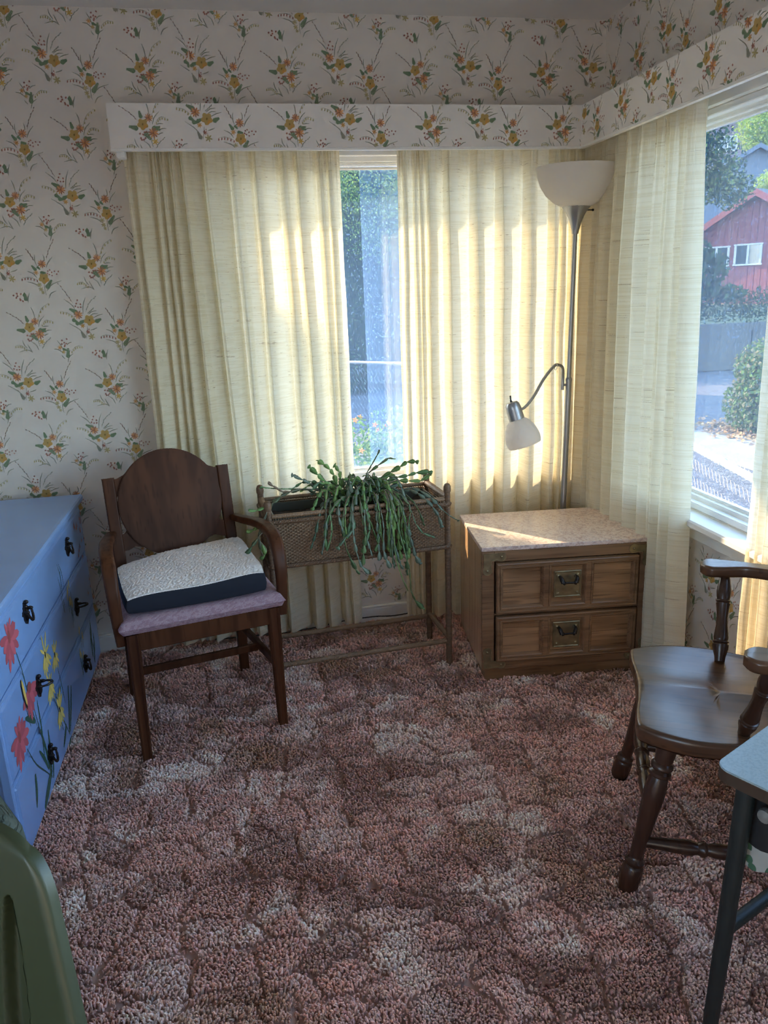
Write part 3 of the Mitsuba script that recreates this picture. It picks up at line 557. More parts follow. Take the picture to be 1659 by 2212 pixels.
# ------------------------------------------------------------------ oval-back armchair with cushion
def armchair():
    k = L('armchair', 'dark wood armchair with an oval panel back and mauve upholstered seat beside the blue dresser', 'armchair'); fr = Frame((-1.73, -.846), 13)
    W = 'armchair_wood'
    for s in (-1, 1):
        sec = []
        w = .019
        for (ax, ay, bx_, by_) in ((-1, -1, 1, -1), (1, -1, 1, 1), (1, 1, -1, 1), (-1, 1, -1, -1)):   # reeded square section
            for t in np.linspace(0, 1, 13)[:-1]:
                q = np.array([ax + (bx_ - ax) * t, ay + (by_ - ay) * t]) * w
                g = .0035 * max(0, math.sin(t * math.pi * 3)) if .08 < t < .95 else 0
                q -= np.array([(ax + bx_) / 2, (ay + by_) / 2]) * (.0035 - g)
                sec.append(q)
        pth = np.array([(s * .232, 0, -.012), (s * .230, .0, .2), (s * .228, .002, .40), (s * .228, .003, .435)])
        add(k + '__leg', fr(sweep(pth, sec, (1, 0, 0), [.78, .9, 1.08, 1.08])), W, 25)
    for s in (-1, 1):
        p = spl([(s * .214, .475, -.012), (s * .21, .455, .2), (s * .206, .44, .42), (s * .205, .455, .56), (s * .206, .515, .83)], 24)
        m = sweep(p, np.array(rrect(.034, .042, .006, 3).exterior.coords)[:-1] - (.017, .021), (0, 1, 0), np.linspace(.85, 1, 24))
        add(k + '__back_post', fr(m), W, 30)
    # oval splat on a shaped board
    el = Point(0, 0).buffer(1, quad_segs=24); from shapely import affinity
    ov = affinity.scale(el, .186, .196)
    def wing(pts): return Polygon(np.vstack([spl(np.array(pts), 30)]))
    brd = unary_union([affinity.scale(el, .178, .188)] + [affinity.scale(Polygon([(.0, .13), (.10, .165), (.15, .118), (.175, .107), (.2, .105), (.2, .028), (.19, .03), (.178, .05), (.17, .07), (.10, .02), (.0, .0)]), s, 1, origin=(0, 0)) for s in (-1, 1)]
                      + [affinity.scale(Polygon([(.0, -.05), (.13, -.06), (.163, -.075), (.172, -.09), (.19, -.10), (.2, -.10), (.2, -.158), (.17, -.155), (.145, -.145), (.11, -.155), (0, -.15)]), s, 1, origin=(0, 0)) for s in (-1, 1)])
    tilt = math.radians(12.5); Zt = np.array([0, math.sin(tilt), math.cos(tilt)]); Nt = np.array([0, math.cos(tilt), -math.sin(tilt)])
    o = np.array([0, .485, .722])
    add(k + '__back_board', fr(place(extrude(brd.buffer(.004).buffer(-.004), .014), o - Nt * .004, (1, 0, 0), Zt, Nt)), W, 30)
    ovm = cat([place(extrude(affinity.scale(ov, q, q), d), o - Nt * a, (1, 0, 0), Zt, Nt) for q, d, a in ((1, .010, .014), (.985, .003, .017))])
    kk = add(k + '__oval_panel', fr(ovm), W, 25); L(kk, 'oval veneered back panel')
    for s in (-1, 1):
        p = spl([(s * .222, .462, .636), (s * .240, .36, .648), (s * .258, .22, .668), (s * .266, .11, .672), (s * .268, .045, .645), (s * .268, .012, .58), (s * .267, .008, .50), (s * .262, .012, .40)], 40)
        sc = np.column_stack([np.interp(np.linspace(0, 1, 40), [0, .3, .6, 1], [.75, 1, 1.05, .85]), np.interp(np.linspace(0, 1, 40), [0, .3, .6, 1], [.9, 1.1, 1.1, .8])])
        add(k + '__arm', fr(sweep(p, np.array(rrect(.030, .040, .010, 4).exterior.coords)[:-1] - (.015, .020), None, sc, (0, 0, 1))), W, 40)
    add(k + '__apron', fr(cat([cbox((-.215, -.012, .378), (.215, .008, .442)), cbox((-.225, .0, .39), (-.205, .46, .442)), cbox((.205, .0, .39), (.225, .46, .442)), cbox((-.2, .43, .39), (.2, .45, .442))])), W, 30)
    for s in (-1, 1): add(k + '__side_stretcher', fr(sweep([(s * .225, .01, .225), (s * .212, .455, .195)], (np.array(rrect(.03, .016, .003, 2).exterior.coords)[:-1] - (.015, .008)), (0, 0, 1))), W, 30)
    add(k + '__cross_stretcher', fr(cbox((-.215, .205, .188), (.215, .221, .216))), W, 30)
    # seat: puffed upholstery
    n = 40; a = np.linspace(-1, 1, n); g = lambda t: np.sign(t) * np.abs(t) ** 1.0
    v, f = [], []
    def pad(hw, v0, v1, z0, z1, e, crown, nn=44):
        u = np.linspace(-1, 1, nn); vv = np.linspace(-1, 1, nn); U, Vv = np.meshgrid(u, vv, indexing='ij')
        m = np.maximum(np.abs(U), np.abs(Vv)); ed = np.clip((1 - m) / e, 0, 1); rise = np.sqrt(1 - (1 - ed) ** 2)
        x = U * hw; y = (v0 + v1) / 2 + Vv * (v1 - v0) / 2; z = (z0 + z1) / 2 + rise * ((z1 - z0) / 2 + crown * (1 - U ** 2) * (1 - Vv ** 2)); zb = (z0 + z1) / 2 - rise * (z1 - z0) / 2
        return x, y, z, zb
    def padmesh(x, y, z, zb):
        nn = x.shape[0]; v = np.vstack([np.stack([x, y, z], -1).reshape(-1, 3), np.stack([x, y, zb], -1).reshape(-1, 3)])
        i, j = np.meshgrid(np.arange(nn - 1), np.arange(nn - 1), indexing='ij'); a = (i * nn + j).ravel(); q = np.vstack([np.column_stack([a, a + nn, a + nn + 1]), np.column_stack([a, a + nn + 1, a + 1])])
        return trimesh.Trimesh(v, np.vstack([q, q[:, ::-1] + nn * nn]), process=False)
    kk = add(k + '__seat', fr(padmesh(*pad(.268, -.03, .43, .436, .486, .12, .014))), 'mauve_cloth', True); L(kk, 'mauve woven upholstered seat')
    # wedge cushion
    c = L('cushion', 'white fleece topped wedge cushion with dark navy sides lying on the armchair seat', 'cushion'); nn = 190
    cf = Frame(tuple(fr.o + fr.U * -.006 + fr.V * .195), 13 - 1.5)
    U, Vv = np.meshgrid(np.linspace(-1, 1, nn), np.linspace(-1, 1, nn), indexing='ij')
    bulge = 1 - .035 * np.abs(Vv) ** 4
    x = U * .225 * bulge; y = Vv * .198 * (1 - .03 * np.abs(U) ** 4)
    zt = .566 + .008 * U - .008 * np.abs(Vv) ** 6 - .008 * np.abs(U) ** 8 + .014 * np.clip(Vv, 0, 1) * U + .003 * np.sin(U * 4 + Vv * 2)
    nz_ = meshkit.fbm(np.stack([x * 230, y * 230, 0 * x], -1), 2, 3); tz = zt + .0055 + .0065 * (nz_ - .5)
    P_ = np.stack([x, y, tz], -1).reshape(-1, 3); Bt = np.stack([x, y, zt + .0005], -1).reshape(-1, 3)
    i, j = np.meshgrid(np.arange(nn - 1), np.arange(nn - 1), indexing='ij'); a = (i * nn + j).ravel(); q = np.vstack([np.column_stack([a, a + nn, a + nn + 1]), np.column_stack([a, a + nn + 1, a + 1])])
    rim = [*range(0, nn * nn, nn)][::-1] + [*range(0, nn)][1:] + [*range(2 * nn - 1, nn * nn, nn)] + [*range(nn * nn - nn, nn * nn - 1)][::-1][:-1]
    side = []
    for e in range(len(rim)):
        p0, p1 = rim[e], rim[(e + 1) % len(rim)]; side += [[p0, p0 + nn * nn, p1 + nn * nn], [p0, p1 + nn * nn, p1]]
    side = np.array(side)
    kk = add(c + '__fleece_top', cf(trimesh.Trimesh(np.vstack([P_, Bt]), np.vstack([q, q[:, ::-1] + nn * nn, side]), process=False)), 'sherpa', True); L(kk, 'white fleece top')
    lo = np.stack([x * 1.0, y * 1.0, .497 + 0 * x + .004 * U ** 2], -1).reshape(-1, 3)
    R_ = np.array(rim); loops = []
    for t, o_ in ((0, 1.0), (.15, 1.018), (.5, 1.03), (.85, 1.02), (1, 1.0)):
        loops.append((Bt[R_] * (1 - t) + lo[R_] * t) * np.array([o_, o_, 1]))
    kr = len(R_); v = np.vstack(loops + [lo]); f = []
    for t in range(4):
        for e in range(kr): p0, p1 = t * kr + e, t * kr + (e + 1) % kr; f += [[p0, p0 + kr, p1 + kr], [p0, p1 + kr, p1]]
    kk = add(c + '__side', cf(trimesh.Trimesh(v, np.vstack([f, q[:, ::-1] + 5 * kr]), process=False)), 'navy_cloth', True); L(kk, 'dark navy cloth side')
armchair()

# ------------------------------------------------------------------ cabinet with two drawers
def cabinet():
    k = L('cabinet', 'wooden two drawer cabinet with speckled top, brass corner straps and square brass pulls', 'cabinet')
    fr = Frame((-.737, -.673), -6); Wd, D, H = .645, .432, .53
    add(k + '__body', fr(cat([cbox((0, .0, .036), (.012, D, H - .016), .002), cbox((Wd - .012, 0, .036), (Wd, D, H - .016), .002), bx((.012, D - .012, .036), (Wd - .012, D, H - .016)), bx((.012, .02, .036), (Wd - .012, D - .012, .06)), bx((.012, .004, H - .06), (Wd - .012, D - .012, H - .016))])), 'cabinet_side_wood', 30)
    add(k + '__face_frame', fr(cat([cbox((0, -.006, .036), (.047, .02, H - .016), .002), cbox((Wd - .047, -.006, .036), (Wd, .02, H - .016), .002), cbox((.047, -.006, H - .058), (Wd - .047, .02, H - .016), .002), cbox((.047, -.006, .036), (Wd - .047, .02, .070), .002), bx((.047, .0, .258), (Wd - .047, .02, .264))])), 'cabinet_frame_wood', 30)
    add(k + '__plinth', fr(cbox((.012, .010, -.02), (Wd - .012, D - .075, .036), .002)), 'cabinet_wood', 30)
    add(k + '__top', fr(cbox((-.002, -.008, H - .016), (Wd + .002, D + .002, H), .002)), 'speckled_laminate', 30)
    for z0, z1 in ((.268, .468), (.072, .256)):
        x0, x1 = .053, Wd - .053; y = -.014
        holes = [(.020, .176), (.204, .336), (.364, .520)]
        hh = z1 - z0
        P = sbox(0, 0, x1 - x0, hh)
        for a, b in holes: P = P.difference(sbox(a, .022, b, hh - .022))
        fm = [place(extrude(P, .018), (x0, y, z0), (1, 0, 0), (0, 0, 1), (0, 1, 0))]
        # rounded lip round the drawer edge and bevelled mouldings round every field
        out = np.array([(0, 0), (x1 - x0, 0), (x1 - x0, hh), (0, hh), (0, 0)])
        def frame_mould(a0, b0, a1, b1, prof):
            vs = []
            for (cx, cz, sx, sz) in ((a0, b0, 1, 1), (a1, b0, -1, 1), (a1, b1, -1, -1), (a0, b1, 1, -1)):
                vs.append([(cx + sx * i, d, cz + sz * i) for i, d in prof])
            vs = np.array(vs); kq = len(prof); f = []
            for c in range(4):
                for i in range(kq - 1):
                    p, q = c * kq + i, ((c + 1) % 4) * kq + i; f += [[p, q, q + 1], [p, q + 1, p + 1]]
            return trimesh.Trimesh(vs.reshape(-1, 3) + (x0, y, z0), f, process=False)
        fm.append(frame_mould(0, 0, x1 - x0, hh, [(0, .018), (0, .002), (.002, -.003), (.006, -.005), (.010, -.004), (.012, 0)]))
        for a, b in holes: fm.append(frame_mould(a - .006, .016, b + .006, hh - .016, [(0, .0), (.001, -.003), (.004, -.0035), (.007, -.001), (.009, .002), (.014, .012), (.016, .014)]))
        d = add(k + '__drawer', fr(cat(fm)), 'cabinet_frame_wood', 30)
        for a, b in holes: add(d + '__panel', fr(cbox((x0 + a, y + .012, z0 + .02), (x0 + b, y + .018, z0 + hh - .02), .001)), 'cabinet_wood', 30)
        pc, pw, zc = x0 + .270, .098, (z0 + z1) / 2 + .002
        pl = [cbox((pc - pw / 2, y + .004, zc - pw / 2), (pc + pw / 2, y + .013, zc + pw / 2), .001)]
        for s in (-1, 1):
            pl += [cbox((pc + s * pw / 2 - .003, y + .001, zc - pw / 2 - .003), (pc + s * pw / 2 + .003, y + .008, zc + pw / 2 + .003), .002), cbox((pc - pw / 2, y + .001, zc + s * pw / 2 - .003), (pc + pw / 2, y + .008, zc + s * pw / 2 + .003), .002)]
            for t in (-1, 1):
                q = trimesh.creation.icosphere(2, .0055); q.apply_translation((pc + s * .037, y + .003, zc + t * .035)); pl.append(q)
        kk = add(d + '__pull_plate', fr(cat(pl)), 'aged_brass', 30); L(kk, 'square aged brass plate')
        pp = []
        for s in (-1, 1):
            q = lathe([(.0035, 0), (.0035, .012), (.008, .014), (.0095, .017), (.008, .020), (.003, .022)], 14)
            p = spl([(pc + s * .030, y + .005, zc + .030), (pc + s * .030, y - .014, zc + .028), (pc + s * .024, y - .022, zc + .012)], 10)
            pp.append(tube(p, np.linspace(.006, .0085, 10), 10))
        pp.append(between(lathe([(.008, 0), (.0085, .004), (.004, .009), (.0038, .025), (.004, .039), (.0085, .044), (.008, .048)], 14), (pc - .024, y - .022, zc + .013), (pc + .024, y - .022, zc + .013), (0, 0, 1)))
        add(d + '__pull', fr(cat(pp)), 'bronze_dark', 40)
    # L straps on the corners
    def strap(cx, cz, sx, sz):
        w, l, r = .032, .088, .019
        arm = unary_union([sbox(.003, .003, l - r, w), Point(l - r, w / 2 + .001).buffer(r * .92, quad_segs=10)]); ar2 = unary_union([sbox(.003, .003, w, l - r), Point(w / 2 + .001, l - r).buffer(r * .92, quad_segs=10)])
        nick = unary_union([Point(l - r * 1.95, w + .003).buffer(.006), Point(w + .003, l - r * 1.95).buffer(.006)])
        P = unary_union([arm, ar2]).difference(nick)
        from shapely import affinity
        P = affinity.scale(P, sx, sz, origin=(0, 0)); inn = P.buffer(-.0035)
        ms = [place(extrude(P, .002), (cx, -.0080, cz), (1, 0, 0), (0, 0, 1), (0, 1, 0)), place(extrude(P.difference(inn), .0018), (cx, -.0098, cz), (1, 0, 0), (0, 0, 1), (0, 1, 0))]
        for a, b in ((l - r, w / 2), (w / 2, l - r)):
            q = trimesh.creation.icosphere(2, .0050); q.apply_translation((cx + sx * a, -.0085, cz + sz * b)); ms.append(q)
        kk = add(k + '__corner_strap', fr(cat(ms)), 'aged_brass', 30); L(kk, 'L-shaped aged brass corner strap')
    strap(.004, H - .022, 1, -1); strap(Wd - .004, H - .022, -1, -1); strap(.004, .042, 1, 1); strap(Wd - .004, .042, -1, 1)
cabinet()

# ------------------------------------------------------------------ wicker planter stand and the cactus in it
def planter():
    k = L('planter', 'wicker planter stand with a woven trough on cane wrapped legs in front of the window', 'planter')
    fr = Frame((-1.492, -.563), 3.8); Wd, D = .672, .256; zb, zt = .492, .682
    def wrapped(a, b, r, pitch=.0052):
        l = np.linalg.norm(np.subtract(b, a)); m = int(l / pitch) * 3; t = np.linspace(0, 1, m)
        p = np.asarray(a) + np.outer(t, np.subtract(b, a)); rr = r * (1 - .10 * (np.cos(np.arange(m) * 2 * np.pi / 3) > .5))
        return tube(p, rr, 9)
    for x in (0, Wd):
        for y in (0, D):
            add(k + '__leg', fr(wrapped((x, y, -.02), (x, y, .712), .0125)), 'wicker', 40)
            add(k + '__finial', fr(place(lathe([(.013, 0), (.0145, .006), (.014, .022), (.010, .031), (.004, .034)], 14), (x, y, .708), (1, 0, 0), (0, 1, 0), (0, 0, 1))), 'wicker', 40)
    for y in (0, D): add(k + '__stretcher', fr(wrapped((.012, y, .100), (Wd - .012, y, .100), .0105)), 'wicker_light', 40)
    for x in (0, Wd): add(k + '__stretcher', fr(wrapped((x, .012, .112), (x, D - .012, .112), .0105)), 'wicker_light', 40)
    for y in (0, D): add(k + '__top_rail', fr(wrapped((.012, y, zt), (Wd - .012, y, zt), .0085)), 'wicker_light', 40)
    for x in (0, Wd): add(k + '__top_rail', fr(wrapped((x, .012, zt + .004), (x, D - .012, zt + .004), .0125)), 'wicker_light', 40)
    # weave: flat strands in and out round upright stakes
    def weave(a, b, nrm):
        a, b, nrm = np.array(a, float), np.array(b, float), np.array(nrm, float); l = np.linalg.norm(b - a); ns = int(round(l / .0092)); V, F_, n = [], [], 0
        rows = int((zt - zb - .03) / .0060); out = []
        for r in range(rows):
            t = np.linspace(0, 1, ns * 4 + 1); wv = .0026 * np.sin(t * ns * math.pi + r * math.pi)
            p = a + np.outer(t, b - a) + wv[:, None] * nrm; p[:, 2] = zb + .012 + r * .0060 + .0004 * np.sin(t * 40 + r)
            w = np.array([(.0023, .0013), (-.0023, .0013), (-.0023, -.0013), (.0023, -.0013)])
            q = p[:, None] + w[None, :, :1] * np.array([0, 0, 1.]) + w[None, :, 1:] * nrm; m = len(p)
            i = np.arange(m - 1)[:, None] * 4; j = np.arange(4)[None]; A, B = i + j, i + (j + 1) % 4
            V.append(q.reshape(-1, 3)); F_.append(np.stack([np.stack([A, B, B + 4], -1), np.stack([A, B + 4, A + 4], -1)]).reshape(-1, 3) + n); n += m * 4
        return trimesh.Trimesh(np.vstack(V), np.vstack(F_), process=False), [bx(tuple(a + (b - a) * (s + .5) / ns - .0012 * np.abs((b - a) / l) - .0008 * np.abs(nrm) + [0, 0, zb]), tuple(a + (b - a) * (s + .5) / ns + .0012 * np.abs((b - a) / l) + .0008 * np.abs(nrm) + [0, 0, zt])) for s in range(ns)]
    for a, b, nr in (((.012, 0, 0), (Wd - .012, 0, 0), (0, -1, 0)), ((.012, D, 0), (Wd - .012, D, 0), (0, 1, 0)), ((0, .012, 0), (0, D - .012, 0), (-1, 0, 0)), ((Wd, .012, 0), (Wd, D - .012, 0), (1, 0, 0))):
        m, st = weave(a, b, nr); kk = add(k + '__woven_side', fr(cat([m] + st)), 'wicker_light', 30); L(kk, kind='stuff')
    def braid(a, b, z):
        a, b = np.array(a, float), np.array(b, float); l = np.linalg.norm(b - a); m = int(l / .0022); t = np.linspace(0, 1, m); o = []
        d = (b - a) / l; s = np.array([d[1], -d[0], 0])
        for ph in (0, 2.094, 4.189):
            p = a + np.outer(t, b - a); p[:, 2] += z; w = t * l / .020 * 2 * np.pi + ph; p += np.outer(.0045 * np.sin(w), (0, 0, 1)) + np.outer(.006 + .0035 * np.cos(w), s); o.append(tube(p, .0042, 6))
        return cat(o)
    c4 = [(-.004, -.004, 0), (Wd + .004, -.004, 0), (Wd + .004, D + .004, 0), (-.004, D + .004, 0)]
    for i in range(4):
        add(k + '__braid', fr(braid(c4[i], c4[(i + 1) % 4], zt - .020)), 'wicker', 40); add(k + '__braid', fr(braid(c4[i], c4[(i + 1) % 4], zb + .002)), 'wicker', 40)
    add(k + '__bottom', fr(bx((.01, .01, zb), (Wd - .01, D - .01, zb + .006))), 'wicker', False)
    t_ = .004
    kk = add(k + '__liner', fr(cat([bx((.022, .020, zb + .01), (Wd - .022, .024, zt - .012)), bx((.022, D - .024, zb + .01), (Wd - .022, D - .020, zt - .012)), bx((.022, .02, zb + .01), (.026, D - .02, zt - .012)), bx((Wd - .026, .02, zb + .01), (Wd - .022, D - .02, zt - .012)), bx((.022, .02, zb + .01), (Wd - .022, D - .02, zb + .014))])), 'tin', False); L(kk, 'grey green metal liner')
    nx, ny = 60, 24; X, Y = np.meshgrid(np.linspace(.027, Wd - .027, nx), np.linspace(.025, D - .025, ny), indexing='ij')
    Zs = zt - .055 + .02 * meshkit.fbm(np.stack([X * 40, Y * 40, 0 * X], -1), 3, 2); v = np.stack([X, Y, Zs], -1).reshape(-1, 3); i, j = np.meshgrid(np.arange(nx - 1), np.arange(ny - 1), indexing='ij'); a = (i * ny + j).ravel()
    add(k + '__soil', fr(trimesh.Trimesh(v, np.vstack([np.column_stack([a, a + ny, a + ny + 1]), np.column_stack([a, a + ny + 1, a + 1])]), process=False)), 'soil', True)
    # ---- holiday cactus
    k = L('cactus', 'trailing holiday cactus with flat jointed green stems spilling over the wicker planter', 'plant')
    r = np.random.default_rng(12)
    def seg(p, d, nrm, ln, w, col):
        """one flat joint: narrow base, broad toothed shoulders, cut tip, a raised midrib."""
        d = d / np.linalg.norm(d); nrm = nrm - d * (nrm @ d); nrm /= np.linalg.norm(nrm); s = np.cross(d, nrm)
        out = [(0, .14), (.12, .30), (.28, .60), (.40, .66), (.52, .92), (.62, .90), (.80, 1.0), (.90, .78), (.98, .60), (1.0, .25)]
        v = [p + d * t * ln + s * q * h * w * .5 for h in (-1, 1) for t, q in out]; m = len(out)
        mid_u = [p + d * t * ln + nrm * (.0016 + .0008 * math.sin(t * 3.1)) for t, q in out]; mid_l = [p + d * t * ln - nrm * (.0016 + .0008 * math.sin(t * 3.1)) for t, q in out]
        v = np.array(v + mid_u + mid_l); f = []
        for i in range(m - 1):
            a, b, c, e = i, m + i, 2 * m + i, 3 * m + i
            f += [[a, c, c + 1], [a, c + 1, a + 1], [c, b, b + 1], [c, b + 1, c + 1], [a, a + 1, e + 1], [a, e + 1, e], [e, e + 1, b + 1], [e, b + 1, b]]
        cc = np.tile(col, (len(v), 1)).astype(float); cc[2 * m:] *= .82; cc *= np.linspace(1.1, .92, m)[np.arange(len(v)) % m][:, None]
        return trimesh.Trimesh(v, f, process=False), np.clip(cc, 0, 1)
    G_ = [(.11, .20, .085), (.13, .25, .08), (.10, .185, .10), (.17, .29, .09), (.15, .21, .16)]; OLD = (.14, .12, .08)
    big = []; state = [0]; rest_v, rest_f, rest_c, rest_n = [], [], [], 0
    def stem(pts, start=.12, col=None, w=.0195, sl=.041, brown=.0):
        nonlocal rest_n
        p = spl(np.array(pts, float), 60); l = np.concatenate([[0], np.cumsum(np.linalg.norm(np.diff(p, axis=0), axis=1))]); tot = l[-1]
        at = lambda q: np.array([np.interp(q, l, p[:, i]) for i in range(3)])
        s0 = start * tot; kk = add(k + '__stem', fr(tube(p[l <= tot * .9], np.linspace(.0026, .0011, (l <= tot * .9).sum()), 6)), 'cactus_leaf', True, color=np.tile(OLD, ((l <= tot * .9).sum() * 6 + 2, 1)))
        q = s0; base = np.array(col if col is not None else G_[r.integers(len(G_))]) * r.uniform(.8, 1.2); nr = r.normal(size=3) * .6 + (0, -1, .5)
        while q < tot - .006:
            ln = min(sl * r.uniform(.75, 1.2), tot - q); a, b = at(q), at(q + ln * 1.02); d = b - a
            if np.linalg.norm(d) < .004: break
            nr = nr + r.normal(size=3) * .45
            m, cc = seg(a, d, nr, np.linalg.norm(d), w * r.uniform(.75, 1.15) * (.9 if q < tot * .25 else 1), base * r.uniform(.85, 1.15) if r.random() > brown else np.array((.15, .10, .06)))
            m = fr(m)
            if state[0] < 299: add(kk + '__segment', m, 'cactus_leaf', True, color=cc); state[0] += 1
            else: rest_v.append(m.vertices); rest_f.append(m.faces + rest_n); rest_c.append(cc); rest_n += len(m.vertices)
            q += ln
    zt0 = zt - .04
    # stems read one by one (u along the trough, v depth, z)
    B_ = lambda *a: a
    for pts, kw in (
        (B_((.26, .12, zt0), (.18, .10, .735), (.10, .06, .755), (.03, .02, .735), (-.015, -.02, .69), (-.045, -.04, .62), (-.035, -.05, .555)), dict(col=(.085, .11, .06), brown=.25)),
        (B_((.20, .10, .74), (.13, .09, .752), (.05, .05, .770), (-.02, .02, .79)), dict(start=.3)),
        (B_((.10, .06, .752), (.055, .03, .765), (.01, .02, .805)), dict(brown=.3)),
        (B_((.02, .02, .728), (-.03, -.01, .715), (-.07, -.03, .722)), dict(start=.2)),
        (B_((-.02, -.02, .68), (-.05, -.04, .655), (-.085, -.05, .652)), dict(start=.2)),
        (B_((-.03, -.04, .64), (-.06, -.05, .61), (-.095, -.05, .565)), dict(start=.2)),
        (B_((-.04, -.04, .61), (-.02, -.05, .575), (-.045, -.05, .545)), dict(start=.1)),
        (B_((.24, .12, zt0), (.20, .11, .74), (.14, .08, .79), (.10, .06, .815)), dict(start=.4)),
        (B_((.26, .12, zt0), (.235, .11, .76), (.20, .09, .80), (.165, .07, .840)), dict(start=.35)),
        (B_((.28, .12, zt0), (.27, .10, .77), (.235, .07, .83), (.195, .05, .862)), dict(start=.4)),
        (B_((.29, .12, zt0), (.29, .11, .78), (.275, .09, .815), (.26, .07, .835)), dict(start=.4)),
        (B_((.36, .13, zt0), (.39, .12, .77), (.42, .10, .83), (.44, .09, .872)), dict(start=.4, col=(.11, .17, .11))),
        (B_((.40, .12, .78), (.44, .10, .815), (.475, .09, .838), (.50, .09, .832)), dict(start=.1)),
        (B_((.37, .12, zt0), (.44, .11, .755), (.50, .09, .79), (.55, .08, .822), (.585, .07, .815)), dict(start=.3)),
        (B_((.38, .12, zt0), (.46, .10, .745), (.54, .08, .765), (.60, .07, .780), (.635, .06, .77)), dict(start=.3)),
        (B_((.40, .12, zt0), (.48, .11, .735), (.55, .10, .74), (.60, .10, .735), (.64, .09, .76)), dict(start=.3)),
        (B_((.34, .12, zt0), (.30, .05, .715), (.24, -.01, .705), (.205, -.025, .65), (.195, -.028, .585), (.20, -.03, .545)), {}),
        (B_((.35, .12, zt0), (.31, .04, .72), (.275, -.01, .69), (.262, -.028, .62), (.268, -.03, .55), (.30, -.03, .46), (.315, -.03, .435)), dict(w=.022)),
        (B_((.35, .11, zt0), (.32, .03, .72), (.305, -.015, .69), (.30, -.03, .60), (.31, -.03, .51), (.335, -.03, .445), (.35, -.03, .435)), {}),
        (B_((.35, .10, zt0), (.34, .02, .715), (.335, -.02, .67), (.345, -.03, .60), (.335, -.03, .53), (.33, -.03, .47)), dict(col=(.14, .23, .10))),
        (B_((.36, .10, zt0), (.35, .02, .72), (.355, -.02, .665), (.375, -.03, .60), (.39, -.03, .545)), {}),
        (B_((.33, .10, .70), (.305, .0, .69), (.30, -.03, .61), (.255, -.04, .58), (.235, -.04, .545)), dict(start=.5, col=(.15, .24, .15))),
        (B_((.38, .12, zt0), (.395, .03, .72), (.405, -.015, .685), (.415, -.03, .60), (.41, -.03, .53), (.425, -.03, .46), (.435, -.03, .445)), {}),
        (B_((.40, .11, zt0), (.43, .02, .71), (.44, -.02, .66), (.452, -.03, .58), (.455, -.03, .50), (.47, -.03, .43), (.485, -.03, .38), (.50, -.03, .345)), dict(w=.024, sl=.044)),
        (B_((.40, .11, zt0), (.44, .02, .72), (.455, -.02, .68), (.475, -.03, .58), (.495, -.03, .49), (.51, -.03, .41), (.51, -.03, .35), (.525, -.03, .305), (.55, -.03, .27), (.565, -.03, .262)), dict(w=.023, sl=.043)),
        (B_((.41, .11, zt0), (.435, .03, .72), (.445, -.02, .67), (.44, -.03, .57), (.445, -.03, .49), (.45, -.03, .44)), dict(w=.023)),
        (B_((.42, .11, zt0), (.46, .03, .72), (.48, -.01, .69), (.495, -.03, .62), (.52, -.03, .54), (.535, -.03, .47), (.555, -.03, .445)), {}),
        (B_((.43, .11, zt0), (.49, .04, .715), (.53, -.01, .695), (.555, -.03, .645), (.57, -.03, .595)), dict(col=(.13, .2, .09))),
        (B_((.44, .11, zt0), (.52, .05, .72), (.58, .0, .695), (.625, -.03, .63), (.64, -.03, .58)), {}),
        (B_((.44, .11, zt0), (.53, .05, .725), (.60, .0, .70), (.65, -.04, .64), (.70, -.05, .605)), {}),
        (B_((.42, .11, zt0), (.48, .03, .70), (.52, -.02, .66), (.55, -.03, .58), (.61, -.03, .545)), dict(w=.012)),
        (B_((.30, .11, zt0), (.24, .05, .715), (.19, .0, .69), (.165, -.025, .62), (.14, -.03, .555)), dict(w=.012, col=(.07, .13, .08)))): stem(pts, **kw)
    for i in range(15):           # a thick fall of joints over the front, right of the middle
        x0, x1 = r.uniform(.38, .45), r.uniform(.39, .53); zl = r.uniform(.40, .60)
        stem([(x0, .11, zt0), (x0 + (x1 - x0) * .5, .03, .715 + r.uniform(0, .02)), (x1, -.018, .68), (x1 + r.uniform(-.015, .02), -.028, (zl + .68) / 2), (x1 + r.uniform(-.02, .04), -.028, zl)], w=.020, sl=.040)
    for i in range(7):
        x1 = r.uniform(.20, .36); zl = r.uniform(.50, .62)
        stem([(r.uniform(.28, .36), .11, zt0), (x1 + .02, .03, .712), (x1, -.018, .68), (x1 + r.uniform(-.02, .02), -.028, (zl + .68) / 2), (x1 + r.uniform(-.03, .03), -.028, zl)], w=.017, sl=.038)
    for i in range(76):           # the thick of the plant
        a = r.uniform(0, 2 * math.pi); x0 = r.uniform(.25, .44); reach = r.uniform(.05, .15); up = r.uniform(.02, .10)
        dx, dy = math.cos(a) * reach, math.sin(a) * reach * .6 - .02
        drop = r.uniform(-.05, .02) if dy > -.05 else r.uniform(-.14, -.02)
        pts = [(x0, .12, zt0), (x0 + dx * .35, .12 + dy * .4, zt0 + .03 + up * .8), (x0 + dx * .8, .12 + dy * .9, zt0 + .035 + up), (x0 + dx * 1.2, .12 + dy * 1.35, zt0 + .03 + up + drop)]
        pts = [(x, max(y, -.03), z if -.01 < y < .25 else z) for x, y, z in pts]
        stem(pts, start=.25, w=.0175, sl=.036)
    kk = add(k + '__segments', trimesh.Trimesh(np.vstack(rest_v), np.vstack(rest_f), process=False), 'cactus_leaf', True, color=np.vstack(rest_c)); L(kk, kind='stuff')
planter()

